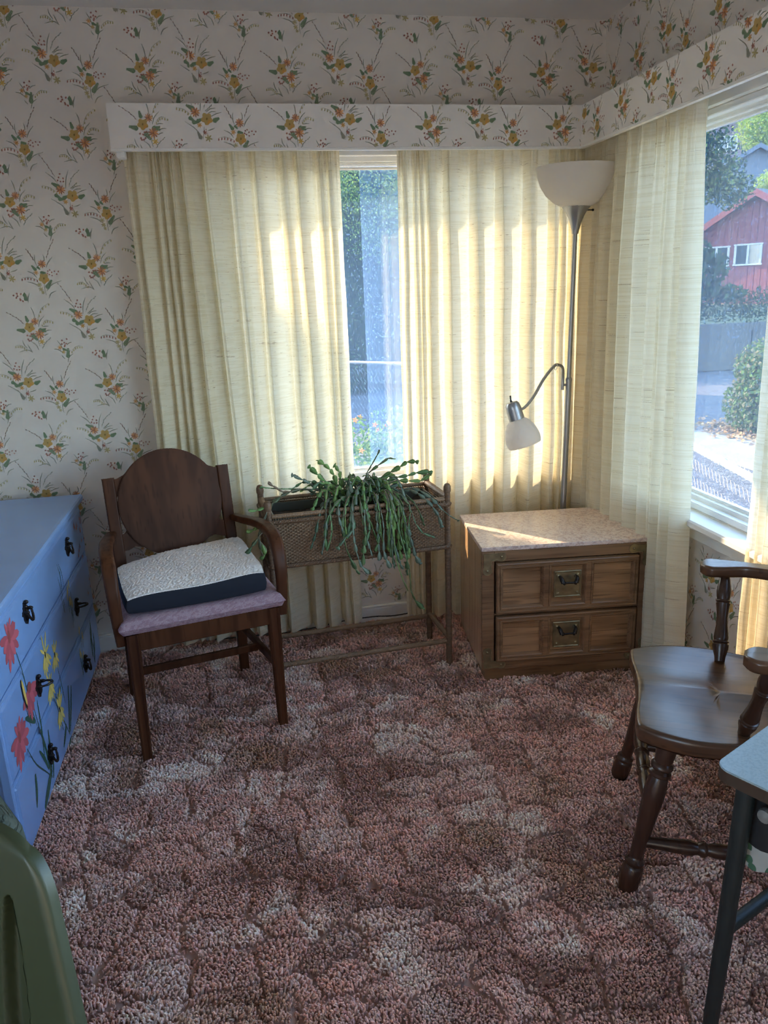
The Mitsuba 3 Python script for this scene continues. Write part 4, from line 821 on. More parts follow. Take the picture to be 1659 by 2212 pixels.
# ------------------------------------------------------------------ floor lamp with reading arm
def lamp():
    k = L('floor_lamp', 'silver floor lamp with a white bowl uplight and a bent reading arm behind the cabinet', 'lamp')
    A, B = np.array([-.226, -.205, .0]), np.array([-.2035, -.215, 1.640]); ax = (B - A) / np.linalg.norm(B - A); at = lambda z: A + (B - A) * (z / 1.64)
    add(k + '__base', place(lathe([(.092, -.022), (.095, -.016), (.095, -.006), (.085, .004), (.03, .012), (.016, .022)], 40), A, (1, 0, 0), (0, 1, 0), (0, 0, 1)), 'lamp_metal', 40)
    add(k + '__pole', cat([tube([at(.01), at(1.06)], .0125, 16), tube([at(1.055), at(1.065), at(1.07)], [.0135, .0135, .011], 16), tube([at(1.06), at(1.655)], .0092, 16)]), 'lamp_metal', 40)
    top = at(1.63); X = np.cross((0, 1, 0), ax); X /= np.linalg.norm(X); Y = np.cross(ax, X)
    add(k + '__socket_cone', place(lathe([(.0125, 0), (.0145, .012), (.019, .03), (.027, .055), (.039, .08), (.053, .098), (.055, .101), (.05, .102)], 32), top, X, Y, ax), 'lamp_metal', 40)
    prof_o = [(.055, .100), (.088, .116), (.118, .142), (.141, .176), (.154, .212), (.159, .242)]; prof_i = [(r_ - .003, z + .002) for r_, z in prof_o[::-1]]
    add(k + '__bowl_shade', place(shell(prof_o + [(.1585, .244), (.1565, .244)] + prof_i[1:], 56), top, X, Y, ax), 'frosted_white', True)
    p = top + ax * .088
    add(k + '__switch_knob', tube([p + X * .045, p + X * .066, p + X * .067, p + X * .073, p + X * .074], [.0022, .0022, .0045, .0045, .002], 10), 'lamp_dark', 40)
    # reading arm
    j = at(1.04)
    add(k + '__arm_joint', cat([tube([j, j - X * .026], .005, 10), ]), 'lamp_metal', 40)
    q = lambda x, z, y: (x, y, z)
    arm = spl([j - X * .026 + ax * -.02, j - X * .026 + ax * .035, q(-.246, 1.112, -.225), q(-.272, 1.127, -.245), q(-.300, 1.124, -.262), q(-.355, 1.08, -.295), q(-.405, 1.022, -.325), q(-.450, .985, -.352), q(-.480, .974, -.368)], 60)
    add(k + '__gooseneck_arm', tube(arm, np.linspace(.0068, .0058, 60), 12), 'lamp_metal', 40)
    h = np.array([-.506, -.376, .968]); d = np.array([.27, -.13, -.93]); d /= np.linalg.norm(d); x = np.cross((0, 1, 0), d); x /= np.linalg.norm(x); y = np.cross(d, x)
    add(k + '__lamp_holder', place(lathe([(.008, -.042), (.022, -.040), (.028, -.030), (.030, -.016), (.031, .028), (.030, .032), (.02, .033)], 28), h, x, y, d), 'lamp_metal', 40)
    add(k + '__toggle_switch', tube([h - d * .040, h - d * .050, h - d * .066 - x * .004], [.006, .003, .0035], 10), 'lamp_dark', 40)
    po = [(.026, .026), (.044, .042), (.058, .066), (.066, .092), (.069, .112), (.067, .128), (.064, .136)]; pi_ = [(r_ - .0025, z) for r_, z in po[::-1]]
    add(k + '__reading_shade', place(shell(po + pi_, 48), h, x, y, d), 'frosted_white', True)
    # tag on the arm
    c = np.array([-.290, -.262, 1.122])
    t = L('plastic_tag', 'clear plastic tag hanging from the bent arm of the floor lamp', 'tag')
    P = rrect(.026, .058, .012, 6).difference(Point(.013, .046).buffer(.0055)).difference(Point(.015, .014).buffer(.004))
    add(t + '__card', place(extrude(P, .0012), c + (-.014, -.010, -.058), (1, 0, 0), (0, .12, 1), (.0, -1, .12)), {'type': 'dielectric', 'int_ior': 1.45}, 30)
    a = np.linspace(0, 2 * np.pi, 24); add(t + '__loop', tube(np.column_stack([c[0] + .003 * np.sin(a), c[1] + .0115 * np.cos(a), c[2] + .0115 * np.sin(a) - .001]), .0016, 6), 'frosted_loop', 40)
scene['frosted_loop'] = ts(prin((.6, .6, .6), .3))
lamp()

# ------------------------------------------------------------------ captain chair
def captain():
    k = L('captain_chair', 'dark wooden captain chair with a broad saddle seat and turned legs by the side window', 'chair')
    fr = Frame((-.612, -1.573), -115.5)
    # seat outline (u toward the camera side, v back), front edge gently waved
    o = [(-.215, .012), (-.20, -.001), (-.14, -.001), (-.07, .006), (0, .007), (.07, .006), (.14, -.001), (.20, -.001), (.222, .012), (.245, .055), (.262, .12), (.258, .20), (.235, .29), (.19, .375), (.12, .425), (0, .440), (-.12, .425), (-.19, .375), (-.225, .29), (-.248, .20), (-.252, .12), (-.238, .055)]
    p = spl(np.array(o + [o[0]]), 133)[:-1]; c = np.array([0, .215]); m = len(p); rings, zs = [], []
    def ztop(q):
        u, v = q[:, 0], q[:, 1]; r = np.hypot((np.abs(u) - .105) / .125, (v - .25) / .18)
        return .437 - .016 * np.exp(-r ** 2 * 1.1) + .004 * np.exp(-(u / .05) ** 2) * (v < .2)
    V = []
    for s in np.linspace(.0, .95, 18)[1:]: q = c + (p - c) * s; V.append(np.column_stack([q, ztop(q)]))
    for s, dz in ((.975, -.002), (.992, -.006), (1.0, -.013), (1.0, -.034), (.985, -.042), (.9, -.044)): q = c + (p - c) * s; V.append(np.column_stack([q, .437 + dz + 0 * q[:, 0]]))
    n = len(V); V = np.vstack(V + [[[c[0], c[1], ztop(c[None])[0]]], [[c[0], c[1], .393]]]); f = []
    for i in range(n - 1):
        for j in range(m): a, b = i * m + j, i * m + (j + 1) % m; f += [[a, a + m, b + m], [a, b + m, b]]
    for j in range(m): f += [[n * m, j, (j + 1) % m], [n * m + 1, (n - 1) * m + (j + 1) % m, (n - 1) * m + j]]
    add(k + '__seat', fr(trimesh.Trimesh(V, f, process=False)), 'captain_wood', True)
    def leg(a, b):
        l = np.linalg.norm(np.subtract(b, a))
        pr = [(.020, 0), (.025, .02), (.027, .045), (.0255, .068), (.020, .075), (.024, .080), (.0245, .086), (.019, .092), (.0165, .10), (.018, .15), (.022, .21), (.0255, .26), (.026, .285), (.0225, .312), (.0205, .318), (.0265, .323), (.0265, .330), (.021, .336), (.0265, .342), (.0265, .349), (.021, .356), (.0235, .38), (.0255, .41), (.022, .43)]
        pr = [(r_, z * l / .43) for r_, z in pr]; return between(lathe(pr, 24), a, b)
    feet = [(-.242, -.012), (.232, -.005), (-.235, .415), (.235, .415)]; tops = [(-.175, .075), (.178, .08), (-.16, .34), (.16, .34)]
    for (a, b), (c_, d) in zip(feet, tops): add(k + '__leg', fr(leg((a, b, -.018), (c_, d, .402))), 'captain_turned', 40)
    def stretcher(a, b):
        l = np.linalg.norm(np.subtract(b, a)); pr = [(.009, 0), (.013, .05), (.0165, .20), (.019, .30), (.014, .36), (.019, .385), (.0195, .40), (.014, .42), (.0175, .46), (.0185, .50)]
        pr = pr + [(r_, 1 - z) for r_, z in pr[-2::-1]]; return between(lathe([(r_, z * l) for r_, z in pr], 20), a, b, (0, 0, 1))
    at = lambda i, t: np.array([feet[i][0] + (tops[i][0] - feet[i][0]) * t, feet[i][1] + (tops[i][1] - feet[i][1]) * t, -.018 + .42 * t])
    for a, b, t in ((0, 2, .32), (1, 3, .32), (0, 1, .52), (2, 3, .5)): add(k + '__stretcher', fr(stretcher(at(a, t), at(b, t))), 'captain_turned', 40)
    # arms: one bent rail round the back with rounded paws in front
    path = spl([(-.310, .185, .655), (-.305, .24, .655), (-.288, .31, .660), (-.235, .385, .668), (-.14, .432, .672), (0, .448, .675), (.14, .432, .672), (.225, .385, .668), (.27, .31, .660), (.274, .26, .655), (.262, .205, .655)], 70)
    t = np.linspace(0, 1, 70); wd = np.interp(t, [0, .02, .05, .10, .2, .5, .8, .90, .95, .98, 1], [.35, .85, 1.12, 1.0, .62, .8, .62, 1.0, 1.12, .85, .35]); th = np.interp(t, [0, .03, .1, .9, .97, 1], [.75, 1, 1, 1, 1, .75])
    add(k + '__arm_rail', fr(sweep(path, np.array(rrect(.032, .078, .010, 4).exterior.coords)[:-1] - (.016, .039), (0, 0, 1), np.column_stack([th, wd]))), 'captain_wood', 40)
    def spindle(a, b, q=1.):
        l = np.linalg.norm(np.subtract(b, a)); pr = [(.013, 0), (.015, .06), (.0205, .14), (.0215, .19), (.018, .205), (.0215, .215), (.0215, .225), (.018, .235), (.0195, .27), (.0155, .40), (.0145, .50), (.0175, .62), (.019, .655), (.0165, .665), (.019, .675), (.019, .685), (.0165, .695), (.0185, .74), (.0195, .80), (.016, .9), (.012, 1.0)]
        return between(lathe([(r_ * q, z * l) for r_, z in pr], 20), a, b)
    for a, b in (((-.180, .235, .428), (-.300, .25, .642)), ((.190, .235, .428), (.270, .265, .642))): add(k + '__arm_post', fr(spindle(a, b)), 'captain_turned', 40)
    for u in (-.21, -.14, -.07, 0, .07, .14, .21):
        v0, v1 = .40 - .35 * abs(u) ** 1.5, .446 - 1.15 * abs(u) ** 2; add(k + '__back_spindle', fr(spindle((u * .8, v0, .425), (u, v1, .664), .75)), 'captain_turned', 40)
    path = spl([(-.205, .402, .70), (-.14, .434, .712), (0, .452, .72), (.14, .434, .712), (.20, .402, .70)], 30); hs = np.interp(np.linspace(0, 1, 30), [0, .2, .5, .8, 1], [.3, .9, 1.1, .9, .3])
    add(k + '__crest', fr(sweep(path, np.array(rrect(.09, .026, .010, 4).exterior.coords)[:-1] - (.035, .013), (0, 0, 1), np.column_stack([hs, hs * 0 + 1]))), 'captain_wood', 40)
captain()

# ------------------------------------------------------------------ small desk in the corner of the picture
def desk():
    k = L('table', 'small blue-grey topped table with dark metal legs beside the captain chair', 'table')
    fr = Frame((-.828, -2.229), 27.1)             # u along the far edge, v<0 toward the camera
    lx, ly, zt = .44, .95, .652
    P = rrect(lx, ly, .028, 8); pl = lambda P_, z, d: place(extrude(P_, d), (0, 0, z), (1, 0, 0), (0, -1, 0), (0, 0, 1))
    add(k + '__top', fr(cat([pl(P, zt - .002, .002), pl(P.buffer(-.0012), zt, .0008)])), 'table_laminate', 30)
    kk = add(k + '__edge_band', fr(pl(P, zt - .024, .022)), 'table_edge', 30); L(kk, 'brown wooden edge of the top')
    feet = [(.045, -.055), (lx - .05, -.055), (.045, -ly + .055), (lx - .05, -ly + .055)]
    leg_xy = [((.068, -.030), (.060, -.008)), ((lx - .05, -.035), (lx - .04, -.015)), ((.06, -ly + .04), (.05, -ly + .02)), ((lx - .05, -ly + .04), (lx - .04, -ly + .02))]
    for a, b in leg_xy: add(k + '__leg', fr(tube([(*b, -.02), (b[0] * .5 + a[0] * .5, b[1] * .5 + a[1] * .5, .3), (*a, zt - .024)], [.0135, .0155, .0165], 20)), 'teal_paint', 40)
    for v in (-.020, -ly + .03): add(k + '__brace', fr(tube([(.066, v, .285), (lx - .045, v - .02, .275)], .0125, 16)), 'teal_paint', 40)
    # dark curved apron with a drawer and pale knob
    yy = np.linspace(.004, ly - .03, 90); bot = .474 + .008 * np.cos(yy * 2 * np.pi / .105)
    Pq = Polygon(list(zip(yy, bot)) + [(ly - .03, zt - .026), (.004, zt - .026)])
    kk = add(k + '__apron', fr(place(extrude(Pq, .014), (.088, 0, 0), (0, -1, 0), (0, 0, 1), (1, 0, 0))), 'lamp_dark', 30); L(kk, 'black scalloped apron')
    add(k + '__apron', fr(cbox((.10, -.02, .48), (lx - .06, -.034, zt - .026))), 'lamp_dark', 30)
    kk = add(k + '__knob', fr(place(lathe([(.006, 0), (.006, .01), (.012, .014), (.014, .02), (.012, .027), (.004, .03)], 18), (.088, -.066, .556), (0, 1, 0), (0, 0, 1), (-1, 0, 0))), 'grey_knob', 40); L(kk, 'pale round knob')
    # leaf printed cloth hanging below the apron
    nu, nv = 14, 120; u, v = np.meshgrid(np.linspace(0, 1, nu), np.linspace(0, 1, nv), indexing='ij')
    y = .006 + v * (ly - .045); x = .106 - .030 * u ** 2 + .004 * np.sin(y * 95) * u; z = .500 - u * (.060 - .008 * np.cos(y * 2 * np.pi / .105))
    i, j = np.meshgrid(np.arange(nu - 1), np.arange(nv - 1), indexing='ij'); a = (i * nv + j).ravel(); f = np.vstack([np.column_stack([a, a + nv, a + nv + 1]), np.column_stack([a, a + nv + 1, a + 1])])
    L(add('cloth', fr(trimesh.Trimesh(np.stack([x, -y, z], -1).reshape(-1, 3), f, process=False)), 'leafy_cloth', True), 'white cloth with green leaves hanging below the black apron of the table', 'cloth')
def leafy(p, n, uv):
    d, e, w = mikit.voronoi((p.x * 1. + p.z * .6) * 42 + N(p.x * 30, p.y * 30, 0.) * .8, p.y * 42)
    c = MX((.36, .35, .32), (.05, .12, .065), SS(.36, .30, d) * SS(.35, .4, w)); return MX(c, (.5, .25, .22), SS(.13, .10, d) * SS(.86, .9, w))
scene['leafy_cloth'] = ts(prin(mikit.proc(leafy), .8))
desk()

# ------------------------------------------------------------------ green moulded chair and cushion, lower left
def green_chair():
    k = L('plastic_chair', 'olive green moulded plastic chair with a grooved back, near the end of the blue dresser', 'chair')
    a = np.array([.90, -.436, 0]); nrm = np.array([-.436, -.90, 0])      # along the back to the right, toward the camera
    C = np.array([-1.857, -2.352, .0]) - a * .215; H = .80
    rake = -.13                      # the back leans away from the camera with height
    nu, nv = 150, 170; U, Vv = np.meshgrid(np.linspace(-1, 1, nu), np.linspace(0, 1, nv), indexing='ij')
    hw = .222; zlo = .36
    # rounded corners by squeezing the outline
    def outline(t): 
        top = np.clip((t - .84) / .16, 0, 1); return hw * (1 - .14 * (1 - np.sqrt(1 - top ** 2.6 * .999)) + .20 * (1 - t) * (H - zlo) / hw)
    w = outline(Vv); x = U * w; z = zlo + (H - zlo) * Vv - .022 * np.clip(Vv, 0, 1) * np.abs(U) ** 7 * (Vv > 0)
    edge = np.minimum((1 - np.abs(U)) * w, (1 - Vv) * (H - zlo) + .0); rim = np.clip(edge / .020, 0, 1)
    d = -.020 * (1 - np.sqrt(1 - (1 - rim) ** 2))
    xs = np.abs(x)
    def groove(x0, z0, z1, wmax, depth, bow):
        t = np.clip((z - z0) / (z1 - z0), 0, 1); wv = wmax * np.sin(np.pi * t) ** .55 + .0008; cx = x0 - bow * np.sin(np.pi * t)
        e = 1 - np.clip(np.abs(xs - cx) / wv, 0, 1) ** 7; return -depth * e * ((z > z0) & (z < z1))
    d = d + groove(.165, .30, .715, .020, .020, .0) + groove(.078, .28, .748, .034, .022, -.012)
    d = d - .010 * np.clip(1 - np.hypot(xs / .028, np.maximum(0, z - .715) / .022) ** 3, 0, 1) * (z > .42) 
    bend = .018 * (xs / hw) ** 2
    front = C + a * x[..., None] + nrm * (d + bend + rake * (z - H))[..., None] + np.array([0, 0, 1.]) * z[..., None]
    back = C + a * (x * .985)[..., None] + nrm * (-.026 + bend * .9 + .012 * (1 - rim) + rake * (z - H))[..., None] + np.array([0, 0, 1.]) * (z - .002)[..., None]
    i, j = np.meshgrid(np.arange(nu - 1), np.arange(nv - 1), indexing='ij'); q = (i * nv + j).ravel(); f = np.vstack([np.column_stack([q, q + nv, q + nv + 1]), np.column_stack([q, q + nv + 1, q + 1])])
    b = [*range(0, nv)] + [nv * s + nv - 1 for s in range(1, nu)] + [*range(nu * nv - 2, nu * nv - nv - 1, -1)] + [nv * s for s in range(nu - 2, 0, -1)]
    sd = []; K = nu * nv
    for s in range(len(b)): p0, p1 = b[s], b[(s + 1) % len(b)]; sd += [[p0, p1, p1 + K], [p0, p1 + K, p0 + K]]
    m = trimesh.Trimesh(np.vstack([front.reshape(-1, 3), back.reshape(-1, 3)]), np.vstack([f, f[:, ::-1] + K, sd]), process=False)
    trimesh.repair.fix_normals(m); add(k + '__back', m, 'green_plastic', 60)
    fr = Frame((C[0], C[1]), math.degrees(math.atan2(a[1], a[0])))
    S = rrect(.45, .42, .06, 8)
    add(k + '__seat', fr(place(cat([extrude(S, .022), place(extrude(S.buffer(-.012), .004), (0, 0, .022), (1, 0, 0), (0, 1, 0), (0, 0, 1)), cbox((.03, .02, -.035), (.42, .40, .0), .01)]), (.225, -.07, .400), (-1, 0, 0), (0, -1, 0), (0, 0, 1))), 'green_plastic', 40)
    for u in (-1, 1):
        for v0, v1 in ((-.10, -.02), (-.46, -.50)): add(k + '__leg', fr(sweep([(u * .19, v0, .40), (u * .215, v1, -.02)], np.array(rrect(.045, .030, .010, 4).exterior.coords)[:-1] - (.022, .015), (0, 1, .0), [1, .7])), 'green_plastic', 40)
    # padded vinyl hamper behind it
    hf = Frame((-1.962, -2.062), math.degrees(math.atan2(.85, -.52)))      # u away from the camera along the visible top edge, v to the left wall
    k2 = L('hamper', 'grey-green wrinkled vinyl hamper between the green plastic chair and the blue dresser', 'hamper')
    Pl = rrect(.46, .215, .05, 8); ins = [(0, 0), (.004, .02), (.004, .54), (.0, .56), (.003, .60), (.012, .622), (.03, .637), (.06, .645), (.10, .648)]
    lv = []
    for i_, z_ in ins:
        q_ = np.array(Pl.buffer(-i_ * .99, quad_segs=8).exterior.coords)[:-1]; l_ = LineString(np.vstack([q_, q_[:1]])); lv.append([(*l_.interpolate(t_, normalized=True).coords[0], z_) for t_ in np.linspace(0, 1, 97)[:-1]])
    lv = np.array(lv); kk_ = lv.shape[1]; v = np.vstack([lv.reshape(-1, 3), lv[0].mean(0), lv[-1].mean(0)]); f = []
    for i_ in range(len(lv) - 1):
        for e_ in range(kk_): p0, p1 = i_ * kk_ + e_, i_ * kk_ + (e_ + 1) % kk_; f += [[p0, p1, p1 + kk_], [p0, p1 + kk_, p0 + kk_]]
    for e_ in range(kk_): f += [[len(lv) * kk_, (e_ + 1) % kk_, e_], [len(lv) * kk_ + 1, (len(lv) - 1) * kk_ + e_, (len(lv) - 1) * kk_ + (e_ + 1) % kk_]]
    hm = trimesh.Trimesh(v, f, process=False); hm.vertices[:, 2] -= .012
    if hm.volume < 0: hm.invert()
    add(k2 + '__body', hf(hm), 'green_vinyl', True)
green_chair()

# ------------------------------------------------------------------ cord, cable cover and a fallen petal along the wall
L(add('power_cord', tube(spl([(-1.75, -.05, .006), (-1.5, -.055, .004), (-1.33, -.06, .012), (-1.2, -.045, .022), (-1.05, -.05, .03), (-.95, -.055, .026), (-.8, -.05, .03), (-.6, -.06, .008), (-.36, -.12, .002)], 60), .003, 8), 'black_rubber', 40), 'thin black cord lying along the baseboard under the curtains', 'cord')
L(add('petal', cat([place(trimesh.creation.icosphere(2, 1.), (-1.19 + dx, -.035 + dy, .040), (.012, 0, .002), (.003, .007, 0), (0, 0, .002)) for dx, dy in ((0, 0), (.011, .003))]), 'red_petal', True), 'small dried red petal on the baseboard below the curtain gap', 'petal')

# ------------------------------------------------------------------ outdoors
GZ = -.6
def ground_h(x, y):
    """the yard is level, then rises behind the retaining wall."""
    return GZ + 0 * x
def gravel(p, n, uv):
    d, e, w = mikit.voronoi(p.x * 34, p.y * 34); d2, e2, w2 = mikit.voronoi(p.x * 13 + 3, p.y * 13)
    return MX((.035, .035, .042), (.16, .157, .162), w * .8 + .2 * w2) * (SS(.0, .35, e - d) * .6 + .4)
def asphalt(p, n, uv):
    d, e, w = mikit.voronoi(p.x * 48, p.y * 48)
    c = MX((.045, .048, .055), (.12, .122, .13), w * w); return MX(c, (.085, .085, .092), F(p.x * 1.2, p.y * 1.2, 0., 3) * .6)
scene['gravel'] = ts(prin(mikit.proc(gravel), .9)); scene['asphalt'] = ts(prin(mikit.proc(asphalt), .9))
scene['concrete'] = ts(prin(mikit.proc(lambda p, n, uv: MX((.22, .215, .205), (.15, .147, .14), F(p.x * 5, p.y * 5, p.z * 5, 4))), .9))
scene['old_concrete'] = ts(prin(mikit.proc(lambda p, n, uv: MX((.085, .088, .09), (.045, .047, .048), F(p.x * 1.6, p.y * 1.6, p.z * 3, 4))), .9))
scene['galvanised'] = ts(prin((.42, .43, .45), .35, metallic=.7)); scene['pale_rail'] = ts(prin((.62, .68, .60), .35))
scene['leaf'] = {'type': 'principledthin', 'base_color': VC, 'roughness': .5, 'diff_trans': .7, 'spec_trans': 0., 'eta': 1.3}
scene['bark'] = ts(prin((.10, .08, .065), .9))
def siding(c1, c2, w):
    return mikit.proc(lambda p, n, uv: MX(c1, c2, F(p.x * 3 + p.y * 3, p.x - p.y, p.z * .6, 3)))
scene['red_siding'] = ts(prin(siding((.22, .052, .062), (.17, .04, .05), .2), .7)); scene['blue_siding'] = ts(prin((.075, .095, .135), .7)); scene['mauve_siding'] = ts(prin((.13, .10, .115), .7))
scene['roof_grey'] = ts(prin((.06, .06, .065), .9)); scene['roof_teal'] = ts(prin((.10, .42, .40), .6)); scene['trim_white'] = ts(prin((.42, .42, .41), .5)); scene['dark_glass'] = ts(prin((.04, .055, .07), .08, specular=.8)); scene['eave_paint'] = ts(prin((.55, .56, .55), .6))
# ground
L(add('ground_gravel', bx((-14, WT, GZ - .3), (3.9, 10.4, GZ)), 'gravel', False), 'grey gravel yard outside the windows', kind='structure')
L(add('ground_side', cat([bx((WT, -12, GZ - .3), (3.35, WT, GZ)), bx((3.35, -12, GZ - .3), (3.9, WT, GZ))]), 'gravel', False), 'grey gravel strip beside the house', kind='structure')
scene['bounce_paving'] = ts(prin((.5, .48, .45), .8))
L(add('bounce_patio', bx((-14, -16, GZ - .3), (WT, YF - WT, -.05)), 'bounce_paving', False), 'unseen pale terrace added behind the house to bounce daylight', kind='structure')  # pale reflector ground, added to throw daylight toward the room
L(add('sidewalk', bx((3.9, -12, GZ - .3), (5.0, 30, GZ + .012)), 'concrete', False), 'pale concrete strip beyond the fence', kind='structure')
L(add('driveway', bx((5.0, -12, GZ - .3), (26, 13.0, GZ - .01)), 'asphalt', False), 'rough dark asphalt drive', kind='structure')
L(add('ground_far', cat([bx((-60, 10.4, GZ - .35), (3.9, 60, GZ - .02)), bx((5.0, 13.0, GZ - .4), (60, 16., GZ - .05))]), 'asphalt', False), 'far yard', kind='structure')
# hillside behind the retaining wall
hx, hy = np.meshgrid(np.linspace(3, 90, 30), np.linspace(14.0, 120, 30), indexing='ij'); hz = -.15 + .022 * (hy - 14) + .035 * np.clip(hy - 34, 0, 99)
v = np.stack([hx, hy, hz], -1).reshape(-1, 3); i, j = np.meshgrid(np.arange(29), np.arange(29), indexing='ij'); a = (i * 30 + j).ravel()
scene['dry_grass'] = ts(prin(mikit.proc(lambda p, n, uv: MX((.05, .065, .025), (.09, .08, .045), F(p.x * .8, p.y * .8, 0., 4))), .95))
L(add('hillside', trimesh.Trimesh(v, np.vstack([np.column_stack([a, a + 30, a + 31]), np.column_stack([a, a + 31, a + 1])]), process=False), 'dry_grass', True), 'grassy slope rising behind the retaining wall', kind='structure')
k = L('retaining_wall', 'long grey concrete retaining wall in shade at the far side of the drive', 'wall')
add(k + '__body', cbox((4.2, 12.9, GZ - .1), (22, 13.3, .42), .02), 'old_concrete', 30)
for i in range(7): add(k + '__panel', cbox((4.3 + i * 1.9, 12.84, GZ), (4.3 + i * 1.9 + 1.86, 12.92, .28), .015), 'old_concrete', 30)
# leaf cards
def leaves(n, pos, size, cols, seed, flat=.0):
    """n small folded leaves at the points pos(n, rng)."""
    r = np.random.default_rng(seed); c = pos(n, r); n = len(c); d = r.normal(size=(n, 3)); d[:, 2] *= 1 - flat; d /= np.linalg.norm(d, axis=1, keepdims=True); e = np.cross(d, r.normal(size=(n, 3))); e /= np.linalg.norm(e, axis=1, keepdims=True); nn = np.cross(d, e)
    s = size * r.uniform(.6, 1.3, (n, 1)); V = np.stack([c - d * s * .5, c + e * s * .33 + nn * s * .1, c + d * s * .5, c - e * s * .33 + nn * s * .1], 1).reshape(-1, 3)
    Fq = np.array([[0, 1, 2], [0, 2, 3]])[None] + (np.arange(n) * 4)[:, None, None]; q = np.array(cols)[r.integers(len(cols), size=n)] * r.uniform(.7, 1.25, (n, 1))
    return trimesh.Trimesh(V, Fq.reshape(-1, 3), process=False), np.repeat(np.clip(q, 0, .9), 4, axis=0)
def blobs(cs):
    """points near the surfaces of a set of ellipsoids (x, y, z, rx, ry, rz)."""
    cs = np.array(cs, float)
    def pos(n, r):
        i = r.choice(len(cs), n, p=(cs[:, 3] * cs[:, 5]) / (cs[:, 3] * cs[:, 5]).sum()); d = r.normal(size=(n, 3)); d /= np.linalg.norm(d, axis=1, keepdims=True)
        return cs[i, :3] + d * cs[i, 3:] * (r.uniform(.45, 1.1, (n, 1)))
    return pos
DKL = [(.035, .06, .03), (.05, .085, .035), (.03, .05, .035)]; MDL = [(.09, .16, .045), (.12, .2, .05), (.07, .12, .04)]; LTL = [(.24, .32, .08), (.30, .36, .10), (.18, .27, .07)]
def plant(name, label, c, n, cs, size, cols, seed, trunk=None, flat=0.):
    k = L(num(name), label, c); m, q = leaves(n, blobs(cs), size, cols, seed, flat); kk = add(k + '__foliage', m, 'leaf', False, color=q); L(kk, kind='stuff')
    if trunk: add(k + '__trunk', tube(spl(trunk, 12), np.linspace(.06, .03, 12) * (1 if len(trunk) < 4 else 2), 8), 'bark', 40)
    return k
# ivy-clad bank seen through the narrow window
kk = L('ivy_bank', 'tall dark ivy covered bank beyond the back fence', 'hedge')
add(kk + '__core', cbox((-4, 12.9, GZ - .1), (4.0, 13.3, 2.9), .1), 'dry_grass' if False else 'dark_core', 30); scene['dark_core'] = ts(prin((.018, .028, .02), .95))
m, q = leaves(42000, lambda n, r: np.column_stack([r.uniform(-1.6, 3.9, n), 12.95 - .55 * r.random(n) ** 2 + .5 * (meshkit.fbm(r.uniform(0, 9, (n, 3))) - .5), r.uniform(GZ, 3.3, n)]), .05, DKL + [(.07, .12, .05), (.12, .18, .06)], 3); L(add(kk + '__foliage', m, 'leaf', False, color=q), kind='stuff')
plant('tree', 'sunlit leafy branches above the ivy bank in the narrow window', 'tree', 16000, [(1.2, 12.6, 3.6, 1.5, .9, .9), (2.5, 12.4, 3.1, .9, .7, 1.0), (.2, 12.8, 3.3, .9, .6, .8), (1.7, 12.3, 2.5, 1.0, .5, .6)], .048, LTL + MDL, 5, [(3.4, 12.3, GZ), (3.2, 12.2, 2.0), (2.2, 11.9, 4.2)])
kk = L('tree_line', 'dense dark line of distant trees behind the ivy bank', 'trees')
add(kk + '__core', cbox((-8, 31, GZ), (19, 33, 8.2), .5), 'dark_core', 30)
m, q = leaves(9000, lambda n, r: np.column_stack([r.uniform(-6, 17, n), 31 - .9 * r.random(n), r.uniform(GZ, 8.8, n)]), .3, DKL, 43); L(add(kk + '__foliage', m, 'leaf', False, color=q), kind='stuff')
plant('tree', 'tall dark trees far behind the ivy bank', 'tree', 6000, [(2.5, 22., 4.5, 4.5, 1.5, 3.5), (6., 22., 5., 3., 1.5, 4.)], .3, DKL, 41, [(3., 22.5, GZ), (3., 22., 4.)])
# flower bed below the back window
kf = L('flower_bush', 'leafy green garden bush dotted with orange flowers outside the back window', 'bush')
m, q = leaves(5200, blobs([(.05, 3.9, -.05, .8, .5, .42), (-.5, 3.6, -.1, .6, .5, .4), (.5, 4.2, -.05, .6, .5, .36), (-.2, 3.2, -.25, .6, .4, .35)]), .05, LTL + MDL + [(.14, .24, .10)], 7); L(add(kf + '__foliage', m, 'leaf', False, color=q), kind='stuff')
r = np.random.default_rng(9)
for i in range(30):
    p = np.array([r.uniform(-.65, .6), r.uniform(3.2, 4.2), r.uniform(.12, .46) - .05]); fl = [P_ell((0, 0), .006, .006, 0, 0, 0, 6)]
    pet = cat([place(trimesh.creation.icosphere(1, 1.), p + np.array([math.cos(a) * .014, 0, math.sin(a) * .014]), (.014 * math.cos(a), 0, .014 * math.sin(a)), (0, .004, 0), (-.007 * math.sin(a), 0, .007 * math.cos(a))) for a in np.arange(5) * 1.2566])
    add(kf + '__flower', pet, 'orange_petal', 40)
scene['orange_petal'] = ts(prin((.75, .24, .03), .5))
